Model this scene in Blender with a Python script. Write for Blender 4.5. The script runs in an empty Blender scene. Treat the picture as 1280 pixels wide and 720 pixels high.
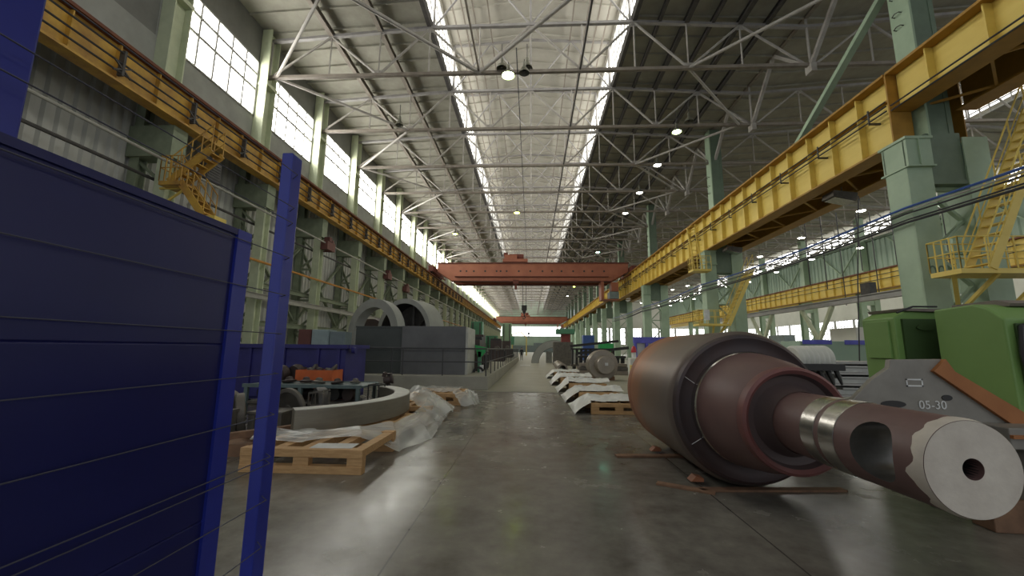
import bpy, math, random
from mathutils import Vector, Matrix, noise
random.seed(7)
S = bpy.context.scene
C = S.collection
PI = math.pi
sin, cos, rad = math.sin, math.cos, math.radians
ORD = ('first second third fourth fifth sixth seventh eighth ninth tenth eleventh twelfth thirteenth fourteenth fifteenth sixteenth '
       'seventeenth eighteenth nineteenth twentieth').split()
for t in ('twenty', 'thirty', 'forty', 'fifty', 'sixty', 'seventy', 'eighty', 'ninety'):
    if t != 'twenty':
        ORD.append(t[:-1] + 'ieth')
    ORD += [t + '-' + w for w in 'first second third fourth fifth sixth seventh eighth ninth'.split()]

# ------------------------------------------------------------------ materials
def mat(name, col, rough=.6, metal=0., col2=None, scale=3., amt=.5, bump=0., detail=6., stretch=None, spec=.5, coat=0.):
    m = bpy.data.materials.new(name); m.use_nodes = True
    nt = m.node_tree; b = nt.nodes['Principled BSDF']
    b.inputs['Roughness'].default_value = rough; b.inputs['Metallic'].default_value = metal
    b.inputs['Specular IOR Level'].default_value = spec
    b.inputs['Coat Weight'].default_value = coat
    c = (*col, 1)
    if col2 is None:
        col2 = tuple(x * .72 for x in col)
    tc = nt.nodes.new('ShaderNodeTexCoord'); mp = nt.nodes.new('ShaderNodeMapping')
    nt.links.new(tc.outputs['Object'], mp.inputs[0])
    if stretch: mp.inputs['Scale'].default_value = stretch
    n = nt.nodes.new('ShaderNodeTexNoise'); n.inputs['Scale'].default_value = scale; n.inputs['Detail'].default_value = detail
    n.inputs['Roughness'].default_value = .62
    nt.links.new(mp.outputs[0], n.inputs[0])
    r = nt.nodes.new('ShaderNodeValToRGB'); r.color_ramp.elements[0].position = .5 - .3 * (1 - amt) - .05
    r.color_ramp.elements[1].position = .5 + .3 * (1 - amt) + .05
    r.color_ramp.elements[0].color = (*col2, 1); r.color_ramp.elements[1].color = c
    nt.links.new(n.outputs[0], r.inputs[0]); nt.links.new(r.outputs[0], b.inputs['Base Color'])
    if bump:
        bp = nt.nodes.new('ShaderNodeBump'); bp.inputs['Strength'].default_value = bump; bp.inputs['Distance'].default_value = .02
        nt.links.new(n.outputs[0], bp.inputs['Height']); nt.links.new(bp.outputs[0], b.inputs['Normal'])
    return m

def emit(name, col, st):
    m = bpy.data.materials.new(name); m.use_nodes = True; nt = m.node_tree
    nt.nodes.remove(nt.nodes['Principled BSDF'])
    e = nt.nodes.new('ShaderNodeEmission'); e.inputs[0].default_value = (*col, 1); e.inputs[1].default_value = st
    nt.links.new(e.outputs[0], nt.nodes['Material Output'].inputs[0])
    return m

M = {}
M['roofslab'] = mat('roof_slab_concrete', (.40, .39, .325), .85, col2=(.28, .27, .22), scale=1.3, amt=.3)
M['lantern'] = mat('lantern_boarding', (.54, .52, .455), .8, col2=(.45, .43, .375), scale=.8)
M['truss'] = mat('truss_paint', (.44, .42, .385), .55, col2=(.31, .285, .25), scale=2.)
M['chord'] = mat('chord_paint', (.30, .265, .22), .6, col2=(.2, .17, .14), scale=2.)
M['lilac'] = mat('upper_chord_paint', (.37, .355, .345), .5, scale=2.)
M['darksteel'] = mat('dark_steel', (.085, .08, .075), .6, col2=(.045, .042, .04), scale=4.)
M['leftcol'] = mat('pale_green_column_paint', (.60, .64, .45), .55, col2=(.48, .53, .36), scale=1.6)
M['leftlace'] = mat('dull_green_lacing_paint', (.27, .31, .21), .65, col2=(.18, .21, .14), scale=2.)
M['rightcol'] = mat('green_column_paint', (.36, .47, .33), .5, col2=(.29, .39, .27), scale=1.2)
M['rightdark'] = mat('deep_green_column_paint_and_shade', (.15, .21, .145), .55, scale=1.2)
M['yellow'] = mat('yellow_girder_paint', (.78, .60, .15), .5, col2=(.68, .50, .10), scale=1.1, stretch=(1, .4, 2))
M['yellow_dirty'] = mat('grimy_yellow_paint', (.66, .40, .06), .55, col2=(.30, .15, .04), scale=1.4, amt=.45)
M['ochre'] = mat('ochre_flange_paint', (.42, .22, .03), .6, scale=2.)
M['rust'] = mat('rusty_flange', (.20, .07, .035), .7, col2=(.11, .035, .02), scale=3.)
M['cranered'] = mat('crane_red_paint', (.38, .135, .075), .6, col2=(.29, .095, .055), scale=.8)
M['cranedark'] = mat('crane_dark_red', (.14, .035, .022), .7, scale=2.)
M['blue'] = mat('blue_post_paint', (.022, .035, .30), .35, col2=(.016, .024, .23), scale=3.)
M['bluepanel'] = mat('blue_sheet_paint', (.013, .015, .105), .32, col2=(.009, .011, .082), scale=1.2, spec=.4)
M['bluebin'] = mat('blue_bin_paint', (.03, .028, .17), .5, scale=2.)
M['wire'] = mat('wire_zinc', (.07, .07, .10), .5)
M['siding'] = mat('siding_sheet', (.55, .55, .50), .6, col2=(.40, .40, .37), scale=.5, stretch=(1, 1, .3))
M['sillpanel'] = mat('sill_panel_concrete', (.36, .365, .335), .85, col2=(.27, .275, .25), scale=.8)
M['darkpanel'] = mat('lintel_panel', (.22, .22, .20), .85, scale=.8)
M['endgreen'] = mat('end_wall_green', (.46, .60, .48), .7, scale=.2)
M['sash'] = mat('window_sash_paint', (.46, .46, .44), .5)
M['pane'] = emit('daylit_pane', (1., .975, .91), 13.5)
M['lanternpane'] = emit('daylit_lantern_pane', (1., .975, .90), 5.2)
M['farpane'] = emit('daylit_far_pane', (.97, 1., .96), 4.)
M['nbpane'] = emit('daylit_neighbour_lantern_pane', (1., .98, .93), 4.5)
M['lamp_white'] = emit('lamp_glow_white', (1., .98, .9), 30.)
M['lamp_green'] = emit('lamp_glow_greenish', (.75, 1., .45), 45.)
M['lamp_cyan'] = emit('lamp_glow_cyan', (.35, 1., .7), 70.)
M['lamp_yellow'] = emit('lamp_glow_yellow', (.75, 1., .1), 40.)
M['shade'] = mat('lamp_shade_grey', (.22, .22, .17), .45, metal=.3)
M['wood'] = mat('raw_pine', (.60, .37, .17), .7, col2=(.42, .24, .10), scale=6., stretch=(1, 6, 6), bump=.2)
M['oldwood'] = mat('weathered_plank', (.27, .15, .085), .8, col2=(.16, .09, .055), scale=6.)
M['paper'] = mat('white_paper', (.72, .72, .70), .8)
M['steel_ring'] = mat('turned_steel', (.27, .25, .195), .42, metal=.45, col2=(.22, .20, .16), scale=3., stretch=(1, 1, 8))
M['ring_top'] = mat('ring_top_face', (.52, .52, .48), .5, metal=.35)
M['rollbody'] = mat('roll_barrel_steel', (.22, .155, .115), .45, metal=.35, col2=(.16, .10, .075), scale=2.5)
M['rollface'] = mat('roll_end_scale', (.068, .06, .066), .5, metal=.35, col2=(.075, .045, .04), scale=2.)
M['rollrust'] = mat('roll_rust_edge', (.36, .13, .055), .6, col2=(.26, .10, .05), scale=3.)
M['primer'] = mat('oxide_primer', (.185, .105, .095), .5, col2=(.145, .085, .08), scale=2.5, amt=.35)
M['primer_red'] = mat('fresh_oxide_primer', (.22, .075, .066), .5, col2=(.15, .07, .066), scale=4.)
M['recess'] = mat('dull_primer_recess', (.105, .07, .066), .55, col2=(.085, .062, .06), scale=3.)
M['bright'] = mat('machined_bright_steel', (.62, .60, .56), .22, metal=1., scale=8.)
M['cream'] = mat('cream_end_paint', (.70, .64, .55), .75, col2=(.55, .49, .42), scale=5., bump=.3)
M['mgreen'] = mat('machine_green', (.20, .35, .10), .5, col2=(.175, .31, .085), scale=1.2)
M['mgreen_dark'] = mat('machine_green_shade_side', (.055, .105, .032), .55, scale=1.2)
M['mtop'] = mat('machine_top_grime', (.24, .20, .17), .7, col2=(.17, .14, .12), scale=4.)
M['plategrey'] = mat('rough_steel_plate', (.31, .29, .25), .55, metal=.2, col2=(.22, .205, .18), scale=3.)
M['orange'] = mat('orange_rust_edge', (.42, .165, .05), .6, col2=(.33, .12, .035), scale=3.)
M['orangebox'] = mat('orange_crate_paint', (.62, .13, .03), .55, scale=3.)
M['white'] = mat('white_marker_paint', (.85, .85, .82), .6)
M['dgreytext'] = mat('dark_stencil_paint', (.12, .2, .15), .6)
M['coverdark'] = mat('dark_slate_cover', (.078, .088, .084), .55, scale=1.)
M['covergrey'] = mat('grey_cover', (.155, .157, .16), .55, scale=1.)
M['coverside'] = mat('pale_cover_edge', (.55, .55, .5), .6)
M['concrete'] = mat('slab_concrete', (.40, .385, .32), .8, col2=(.31, .30, .25), scale=1.2)
M['castgrey'] = mat('grey_cast_ring', (.36, .37, .345), .6, col2=(.28, .285, .265), scale=1.)
M['dark'] = mat('black_oily_steel', (.03, .028, .027), .5, scale=3.)
M['brown'] = mat('brown_oily_steel', (.075, .05, .042), .55, col2=(.04, .03, .03), scale=3.)
M['cast'] = mat('dull_cast_iron', (.16, .145, .12), .55, metal=.3, col2=(.09, .08, .07), scale=4.)
M['wheelgrey'] = mat('worn_black_steel', (.085, .08, .075), .45, metal=.3, col2=(.05, .047, .045), scale=5.)
M['slotsteel'] = mat('dull_machined_steel', (.30, .29, .27), .32, metal=.85, scale=8.)
M['bandsteel'] = mat('machined_band_steel', (.47, .45, .42), .27, metal=1., scale=8.)
M['teal'] = mat('pale_teal_table_paint', (.13, .18, .175), .5, scale=4.)
M['boxblue'] = mat('pale_blue_cabinet', (.34, .42, .42), .5, scale=2.)
M['boxgrey'] = mat('grey_blue_cabinet', (.20, .25, .26), .5, scale=2.)
M['boxbrown'] = mat('brown_cabinet', (.16, .06, .05), .6, scale=2.)
M['orangepipe'] = mat('orange_pipe_paint', (.62, .28, .05), .5)
M['pipe'] = mat('grey_pipe_paint', (.40, .39, .34), .5, scale=2.)
M['cableblue'] = mat('blue_cable', (.05, .11, .36), .4)
M['cable'] = mat('black_cable', (.045, .045, .05), .5)
M['rail'] = mat('grey_railing_paint', (.06, .06, .062), .5)
M['boring_green'] = mat('boring_mill_green', (.10, .30, .17), .5, col2=(.07, .21, .12), scale=.5)
M['boring_pale'] = mat('boring_mill_pale_green', (.32, .48, .30), .5, scale=.5)
M['brightgreen'] = mat('bright_green_paint', (.03, .42, .11), .4)
M['rotor'] = mat('rotor_steel', (.33, .29, .24), .42, metal=.55, col2=(.26, .225, .185), scale=3.)
M['redbrown'] = mat('red_brown_paint', (.28, .06, .05), .6)
M['framblue'] = mat('violet_blue_paint', (.13, .13, .62), .45)
M['red'] = mat('red_paint', (.6, .04, .05), .4)
M['farbeige'] = mat('pale_far_wall', (.74, .74, .68), .8, col2=(.62, .62, .56), scale=.3)
M['palegirder'] = mat('pale_grey_beam', (.46, .45, .43), .6, scale=1.)
M['nbpanel'] = mat('green_wall_sheet', (.36, .47, .37), .6, col2=(.28, .38, .30), scale=.4, stretch=(1, 3, .3))
M['skin'] = mat('skin', (.5, .3, .22), .6)
M['clothes'] = mat('dark_work_clothes', (.03, .032, .035), .8)
M['hair'] = mat('dark_hair', (.02, .015, .012), .7)

def floor_material():
    m = bpy.data.materials.new('polished_concrete'); m.use_nodes = True; nt = m.node_tree; N = nt.nodes; L = nt.links
    b = N['Principled BSDF']; b.inputs['Specular IOR Level'].default_value = .36; tc = N.new('ShaderNodeTexCoord'); geo = N.new('ShaderNodeNewGeometry'); sx = N.new('ShaderNodeSeparateXYZ'); L.new(geo.outputs['Position'], sx.inputs[0])
    def noi(sc, det, st=None):
        n = N.new('ShaderNodeTexNoise'); n.inputs['Scale'].default_value = sc; n.inputs['Detail'].default_value = det
        n.inputs['Roughness'].default_value = .65
        if st:
            mp = N.new('ShaderNodeMapping'); mp.inputs['Scale'].default_value = st; L.new(geo.outputs['Position'], mp.inputs[0]); L.new(mp.outputs[0], n.inputs[0])
        else: L.new(geo.outputs['Position'], n.inputs[0])
        return n
    def mth(op, a, bb=None, v=None):
        n = N.new('ShaderNodeMath'); n.operation = op
        for i, x in enumerate((a, bb)):
            if x is None: continue
            if isinstance(x, (int, float)): n.inputs[i].default_value = x
            else: L.new(x, n.inputs[i])
        return n.outputs[0]
    n1 = noi(.55, 8); n2 = noi(4., 8)
    mixn = mth('ADD', mth('MULTIPLY', n1.outputs[0], .65), mth('MULTIPLY', n2.outputs[0], .35))
    r = N.new('ShaderNodeValToRGB'); e = r.color_ramp.elements
    e[0].position = .36; e[0].color = (.095, .085, .073, 1); e[1].position = .66; e[1].color = (.265, .248, .212, 1)
    L.new(mixn, r.inputs[0])
    # far floor beyond the threshold: paler, warmer coating
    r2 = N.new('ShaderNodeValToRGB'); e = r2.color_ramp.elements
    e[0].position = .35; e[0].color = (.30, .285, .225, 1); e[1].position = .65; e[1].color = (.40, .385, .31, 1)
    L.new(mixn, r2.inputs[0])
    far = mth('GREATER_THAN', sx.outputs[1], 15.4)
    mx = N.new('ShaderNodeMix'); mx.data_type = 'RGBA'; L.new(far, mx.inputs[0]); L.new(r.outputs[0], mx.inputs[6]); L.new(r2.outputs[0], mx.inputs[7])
    def joint(o, off, per, w):
        f = mth('FRACT', mth('DIVIDE', mth('ADD', o, off), per))
        d = mth('ABSOLUTE', mth('SUBTRACT', f, .5))
        return mth('GREATER_THAN', d, .5 - w / per)
    j = mth('MAXIMUM', joint(sx.outputs[0], 1.08 + 31, 3.1, .008), mth('MULTIPLY', joint(sx.outputs[1], 30.3, 6., .006), .6))
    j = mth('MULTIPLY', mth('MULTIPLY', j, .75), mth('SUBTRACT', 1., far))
    mj = N.new('ShaderNodeMix'); mj.data_type = 'RGBA'; L.new(j, mj.inputs[0]); L.new(mx.outputs[2], mj.inputs[6]); mj.inputs[7].default_value = (.035, .032, .03, 1)
    L.new(mj.outputs[2], b.inputs['Base Color'])
    rr = N.new('ShaderNodeMapRange'); rr.inputs[1].default_value = .3; rr.inputs[2].default_value = .7; rr.inputs[3].default_value = .14; rr.inputs[4].default_value = .31
    L.new(noi(1.1, 6).outputs[0], rr.inputs[0])
    ro = mth('ADD', rr.outputs[0], mth('MULTIPLY', far, .2)); L.new(ro, b.inputs['Roughness'])
    bp = N.new('ShaderNodeBump'); bp.inputs['Strength'].default_value = .05; bp.inputs['Distance'].default_value = .01
    L.new(n2.outputs[0], bp.inputs['Height']); L.new(bp.outputs[0], b.inputs['Normal'])
    return m
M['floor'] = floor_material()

def plastic_material():
    m = bpy.data.materials.new('clear_plastic_film'); m.use_nodes = True; nt = m.node_tree; N = nt.nodes; L = nt.links
    b = N['Principled BSDF']; b.inputs['Base Color'].default_value = (.78, .79, .75, 1); b.inputs['Roughness'].default_value = .22
    t = N.new('ShaderNodeBsdfTransparent'); x = N.new('ShaderNodeMixShader')
    n = N.new('ShaderNodeTexNoise'); n.inputs['Scale'].default_value = 2.; n.inputs['Detail'].default_value = 1.
    tc = N.new('ShaderNodeTexCoord'); L.new(tc.outputs['Object'], n.inputs[0])
    mr = N.new('ShaderNodeMapRange'); mr.inputs[1].default_value = .3; mr.inputs[2].default_value = .7; mr.inputs[3].default_value = .3; mr.inputs[4].default_value = .6
    L.new(n.outputs[0], mr.inputs[0]); L.new(mr.outputs[0], x.inputs[0])
    L.new(t.outputs[0], x.inputs[1]); L.new(b.outputs[0], x.inputs[2]); L.new(x.outputs[0], N['Material Output'].inputs[0])
    return m
M['plastic'] = plastic_material()

def barrel_material():
    m = M['rollbody']; nt = m.node_tree; N = nt.nodes; L = nt.links; b = N['Principled BSDF']
    tc = N['Texture Coordinate']; sx = N.new('ShaderNodeSeparateXYZ'); L.new(tc.outputs['Object'], sx.inputs[0])
    n = N['Noise Texture']; a = N.new('ShaderNodeMath'); a.operation = 'MULTIPLY_ADD'; L.new(n.outputs[0], a.inputs[0]); a.inputs[1].default_value = .9; L.new(sx.outputs[1], a.inputs[2])
    mr = N.new('ShaderNodeMapRange'); mr.inputs[1].default_value = .5; mr.inputs[2].default_value = 2.6; L.new(a.outputs[0], mr.inputs[0])
    r = N.new('ShaderNodeValToRGB'); e = r.color_ramp.elements; e[0].color = (.17, .135, .115, 1); e[1].color = (.48, .18, .07, 1); e[0].position = .1
    x = e.new(.55); x.color = (.235, .165, .12, 1); L.new(mr.outputs[0], r.inputs[0]); L.new(r.outputs[0], b.inputs['Base Color'])
barrel_material()

# ------------------------------------------------------------------ mesh helper
WL = {}    # location of each thing's empty, for building children in world coordinates
class MB:
    def __init__(s): s.v = []; s.f = []; s.mi = []; s.cur = 0
    def add(s, vs, fs):
        o = len(s.v); s.v += [tuple(x) for x in vs]; s.f += [tuple(i + o for i in f) for f in fs]; s.mi += [s.cur] * len(fs); return s
    def box(s, x0, x1, y0, y1, z0, z1):
        return s.add([(x0, y0, z0), (x1, y0, z0), (x1, y1, z0), (x0, y1, z0), (x0, y0, z1), (x1, y0, z1), (x1, y1, z1), (x0, y1, z1)],
                     [(0, 3, 2, 1), (4, 5, 6, 7), (0, 1, 5, 4), (1, 2, 6, 5), (2, 3, 7, 6), (3, 0, 4, 7)])
    def rbox(s, c, size, rz=0, rx=0, ry=0):
        R = Matrix.Rotation(rz, 3, 'Z') @ Matrix.Rotation(rx, 3, 'X') @ Matrix.Rotation(ry, 3, 'Y')
        vs = [Vector(c) + R @ Vector((a * size[0] / 2, b * size[1] / 2, d * size[2] / 2)) for d in (-1, 1) for a, b in ((-1, -1), (1, -1), (1, 1), (-1, 1))]
        return s.add(vs, [(0, 3, 2, 1), (4, 5, 6, 7), (0, 1, 5, 4), (1, 2, 6, 5), (2, 3, 7, 6), (3, 0, 4, 7)])
    def bar(s, p, q, w, h=None, up=(0, 0, 1)):
        h = h or w; p = Vector(p); q = Vector(q); d = (q - p).normalized(); u = Vector(up)
        if abs(d.dot(u)) > .98: u = Vector((0, 1, 0))
        a = d.cross(u).normalized(); b = a.cross(d).normalized()
        vs = [e + a * (i * w / 2) + b * (j * h / 2) for e in (p, q) for i, j in ((-1, -1), (1, -1), (1, 1), (-1, 1))]
        return s.add(vs, [(0, 1, 2, 3), (7, 6, 5, 4), (0, 4, 5, 1), (1, 5, 6, 2), (2, 6, 7, 3), (3, 7, 4, 0)])
    def tube(s, pts, r, n=8, caps=True):
        pts = [Vector(p) for p in pts]; vs = []; prev = None
        for i, p in enumerate(pts):
            d = (pts[min(i + 1, len(pts) - 1)] - pts[max(i - 1, 0)]).normalized()
            if prev is None:
                u = Vector((0, 0, 1)) if abs(d.z) < .9 else Vector((0, 1, 0))
                a = d.cross(u).normalized()
            else: a = (prev - d * prev.dot(d)).normalized()
            prev = a; b = d.cross(a)
            rr = r[i] if isinstance(r, (list, tuple)) else r
            vs += [p + (a * cos(2 * PI * k / n) + b * sin(2 * PI * k / n)) * rr for k in range(n)]
        fs = [(i * n + k, i * n + (k + 1) % n, (i + 1) * n + (k + 1) % n, (i + 1) * n + k) for i in range(len(pts) - 1) for k in range(n)]
        if caps: fs += [tuple(range(n))[::-1], tuple(range((len(pts) - 1) * n, len(pts) * n))]
        return s.add(vs, fs)
    def lathe(s, o, axis, prof, n=48, caps=(False, False)):
        """prof: (distance along axis, radius)"""
        o = Vector(o); d = Vector(axis).normalized(); u = Vector((0, 0, 1)) if abs(d.z) < .9 else Vector((0, 1, 0))
        a = d.cross(u).normalized(); b = d.cross(a); vs = []
        for t, r in prof: vs += [o + d * t + (a * cos(2 * PI * k / n) + b * sin(2 * PI * k / n)) * r for k in range(n)]
        fs = [(i * n + k, i * n + (k + 1) % n, (i + 1) * n + (k + 1) % n, (i + 1) * n + k) for i in range(len(prof) - 1) for k in range(n)]
        if caps[0]: fs.append(tuple(range(n))[::-1])
        if caps[1]: fs.append(tuple(range((len(prof) - 1) * n, len(prof) * n)))
        return s.add(vs, fs)
    def prism(s, poly, plane, a, b):
        """poly: 2-D outline in the plane 'xy', 'xz' or 'yz', extruded from a to b along the third axis"""
        f = {'xy': lambda p, t: (p[0], p[1], t), 'xz': lambda p, t: (p[0], t, p[1]), 'yz': lambda p, t: (t, p[0], p[1])}[plane]
        n = len(poly)
        return s.add([f(p, a) for p in poly] + [f(p, b) for p in poly],
                     [tuple(range(n)), tuple(range(n, 2 * n))[::-1]] + [(i, i + n, (i + 1) % n + n, (i + 1) % n) for i in range(n)])
    def arc(s, c, plane, r0, r1, a0, a1, t0, t1, n=40):
        """ring sector between radii r0 and r1"""
        P = [(c[0] + r1 * cos(a0 + (a1 - a0) * i / n), c[1] + r1 * sin(a0 + (a1 - a0) * i / n)) for i in range(n + 1)]
        Q = [(c[0] + r0 * cos(a0 + (a1 - a0) * i / n), c[1] + r0 * sin(a0 + (a1 - a0) * i / n)) for i in range(n + 1)]
        f = {'xy': lambda p, t: (p[0], p[1], t), 'xz': lambda p, t: (p[0], t, p[1]), 'yz': lambda p, t: (t, p[0], p[1])}[plane]
        m = n + 1
        vs = [f(p, t0) for p in P] + [f(p, t1) for p in P] + [f(p, t0) for p in Q] + [f(p, t1) for p in Q]
        fs = []
        for i in range(n):
            fs += [(i, i + 1, m + i + 1, m + i), (2 * m + i + 1, 2 * m + i, 3 * m + i, 3 * m + i + 1), (i + 1, i, 2 * m + i, 2 * m + i + 1), (m + i, m + i + 1, 3 * m + i + 1, 3 * m + i)]
        if abs(a1 - a0) < 2 * PI - .01: fs += [(0, m, 3 * m, 2 * m), (n, 2 * m + n, 3 * m + n, m + n)]
        return s.add(vs, fs)
    def sweep(s, path, sect):
        """section (list of 2-D points in x, z) carried along the y direction from path[0] to path[1]"""
        n = len(sect)
        return s.add([(x, y, z) for y in path for x, z in sect],
                     [(i * n + k, i * n + (k + 1) % n, (i + 1) * n + (k + 1) % n, (i + 1) * n + k) for i in range(len(path) - 1) for k in range(n)]
                     + [tuple(range(n))[::-1], tuple(range((len(path) - 1) * n, len(path) * n))])
    def ibeam_y(s, x, y0, y1, z0, z1, w, t=.05, ft=.08):
        s.box(x - t / 2, x + t / 2, y0, y1, z0 + ft, z1 - ft); s.box(x - w / 2, x + w / 2, y0, y1, z0, z0 + ft); s.box(x - w / 2, x + w / 2, y0, y1, z1 - ft, z1); return s
    def build(s, name, m, parent=None, smooth=False, bevel=0, local=False):
        mats = m if isinstance(m, (list, tuple)) else [m]
        V = [Vector(v) for v in s.v]
        if parent is not None:
            org = Vector((0, 0, 0)) if local else WL[parent.name]
        else:
            xs, ys, zs = zip(*s.v); org = Vector(((min(xs) + max(xs)) / 2, (min(ys) + max(ys)) / 2, min(zs)))
        me = bpy.data.meshes.new(name); me.from_pydata([v - org for v in V], [], s.f)
        for x in mats: me.materials.append(M[x] if isinstance(x, str) else x)
        for p, i in zip(me.polygons, s.mi): p.material_index = i
        me.validate(); me.update()
        import bmesh
        bm = bmesh.new(); bm.from_mesh(me); bmesh.ops.recalc_face_normals(bm, faces=bm.faces); bm.to_mesh(me); bm.free()
        if smooth:
            for p in me.polygons: p.use_smooth = True
            me.set_sharp_from_angle(angle=rad(35))
        o = bpy.data.objects.new(name, me); C.objects.link(o)
        if parent is not None:
            o.parent = parent; WL[o.name] = org.copy()
        else:
            o.location = org; WL[o.name] = org
        if bevel:
            b = o.modifiers.new('bevel', 'BEVEL'); b.width = bevel; b.segments = 2; b.limit_method = 'ANGLE'
        return o

def tag(o, label, cat, group=None, kind=None):
    o['label'] = label; o['category'] = cat
    if group: o['group'] = group
    if kind: o['kind'] = kind
    return o
def struct(o): o['kind'] = 'structure'; return o
def thing(name, loc, label, cat, group=None):
    o = bpy.data.objects.new(name, None); C.objects.link(o); o.location = loc; o.empty_display_size = .2
    WL[o.name] = Vector(loc); return tag(o, label, cat, group)
def dup(root, loc, label=None, group=None, rz=None):
    r = root.copy(); C.objects.link(r); r.location = loc
    if rz is not None: r.rotation_euler.z = rz
    if label: r['label'] = label
    if group: r['group'] = group
    for ch in list(root.children):
        c = ch.copy(); C.objects.link(c); c.parent = r
        for g in list(ch.children):
            d = g.copy(); C.objects.link(d); d.parent = c
    return r
def text_obj(name, body, size, m, parent, loc, rot, extrude=.002):
    cu = bpy.data.curves.new(name, 'FONT'); cu.body = body; cu.size = size; cu.extrude = extrude
    t = bpy.data.objects.new(name, cu); C.objects.link(t)
    bpy.context.view_layer.update()
    me = bpy.data.meshes.new_from_object(t.evaluated_get(bpy.context.evaluated_depsgraph_get()))
    bpy.data.objects.remove(t); bpy.data.curves.remove(cu)
    me.materials.clear(); me.materials.append(M[m])
    o = bpy.data.objects.new(name, me); C.objects.link(o); o.parent = parent
    o.location = Vector(loc) - WL[parent.name]; o.rotation_euler = rot
    return o

YN, YF = -9., 195.     # near and far ends of the hall that is built
XL, XR = -15.3, 14.7   # crane branches of the two column lines
CH = 17.5              # bottom chord of the roof trusses
TOP = 20.55            # top chord

# ================================================================== SETTING
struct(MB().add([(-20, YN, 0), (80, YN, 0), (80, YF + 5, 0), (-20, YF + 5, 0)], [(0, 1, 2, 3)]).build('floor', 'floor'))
struct(MB().box(-1.65, 1.6, 15.25, 15.42, 0, .012).build('trim_1', 'concrete'))

# left wall: siding below, concrete sill and lintel bands above
w = MB(); pts = []
y = YN
while y < YF:
    pts += [(-16.95, y), (-16.95, y + .16), (-16.83, y + .22), (-16.83, y + .38)]; y += .44
n = len(pts)
w.add([(x, yy, 0) for x, yy in pts] + [(x, yy, 12.4) for x, yy in pts], [(i, i + 1, i + 1 + n, i + n) for i in range(n - 1)])
struct(w.build('wall_left', 'siding'))
struct(MB().box(-16.6, -16.15, YN, YF, 12.3, 14.75).build('wall_left', 'sillpanel'))
struct(MB().box(-16.6, -16.2, YN, YF, 18.15, 20.9).build('wall_left', 'darkpanel'))

# a window per six-metre bay
def window_bay(y0, y1, z0, z1, x):
    f = MB()
    f.box(x - .1, x + .04, y0, y0 + .1, z0, z1); f.box(x - .1, x + .04, y1 - .1, y1, z0, z1)
    f.box(x - .1, x + .04, y0, y1, z0, z0 + .09); f.box(x - .1, x + .04, y0, y1, z1 - .09, z1)
    for fz in (.47, .75): f.box(x - .1, x + .05, y0, y1, z0 + (z1 - z0) * fz - .08, z0 + (z1 - z0) * fz + .08)
    for k in range(1, 5):
        yy = y0 + (y1 - y0) * k / 5; f.box(x - .08, x + .03, yy - .055, yy + .055, z0, z1)
    return f
W0 = struct(window_bay(-2.55, 2.55, 14.75, 18.2, -16.1).build('window_1', 'sash'))
W0.location = (-16.16, 18, 14.75)
WL[W0.name] = Vector((-16.13, 0, 14.75))
pn = MB().add([(-16.14, -2.5, 14.8), (-16.14, 2.5, 14.8), (-16.14, 2.5, 18.15), (-16.14, -2.5, 18.15)], [(0, 1, 2, 3)]).build('pane', 'pane', W0)
wi = 1
yy = 18.
while yy < YF - 6:
    if yy not in (18.,):
        wi += 1
        d = dup(W0, (-16.16, yy, 14.75)); d.name = 'window_%d' % wi
    yy += 6
# solid piers between windows
w = MB(); yy = -3.
while yy < YF: w.box(-16.55, -16.18, yy - .46, yy + .46, 14.7, 18.2); yy += 6
struct(w.build('trim_2', 'sillpanel'))
struct(MB().box(-16.6, -16.2, YN, 14.6, 14.7, 18.2).build('wall_left', 'darkpanel'))

# roof slabs of the main bay (ribbed underside) and the lantern
def ribbed(x0, z0, x1, z1, name, m, ya=YN, yb=YF):
    w = MB(); sg = 1 if x1 > x0 else -1
    w.add([(x0, ya, z0), (x1, ya, z1), (x1, yb, z1), (x0, yb, z0), (x0, ya, z0 + .35), (x1, ya, z1 + .35), (x1, yb, z1 + .35), (x0, yb, z0 + .35)],
          [(0, 1, 2, 3), (4, 7, 6, 5), (0, 4, 5, 1), (3, 2, 6, 7), (0, 3, 7, 4), (1, 5, 6, 2)])
    y = ya
    while y < min(yb, 110):
        w.bar((x0, y, z0 - .04), (x1, y, z1 - .04), .1, .16); y += 1.5
    return struct(w.build(name, m))
ribbed(-17, 20.45, -6.1, 21.0, 'ceiling', 'roofslab')
ribbed(17.2, 20.45, 5.9, 21.0, 'ceiling', 'roofslab')
ribbed(-6.3, 24.5, -.1, 25.3, 'ceiling', 'lantern')
ribbed(6.1, 24.5, -.1, 25.3, 'ceiling', 'lantern')
for s_, x in ((-1, -6.15), (1, 5.95)):
    struct(MB().box(x - .1, x + .1, YN, YF, 24.15, 24.7).build('trim_3', 'lantern'))
    struct(MB().box(x - .12, x + .12, YN, YF, 20.55, 21.12).build('trim_4', 'darksteel'))
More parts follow.
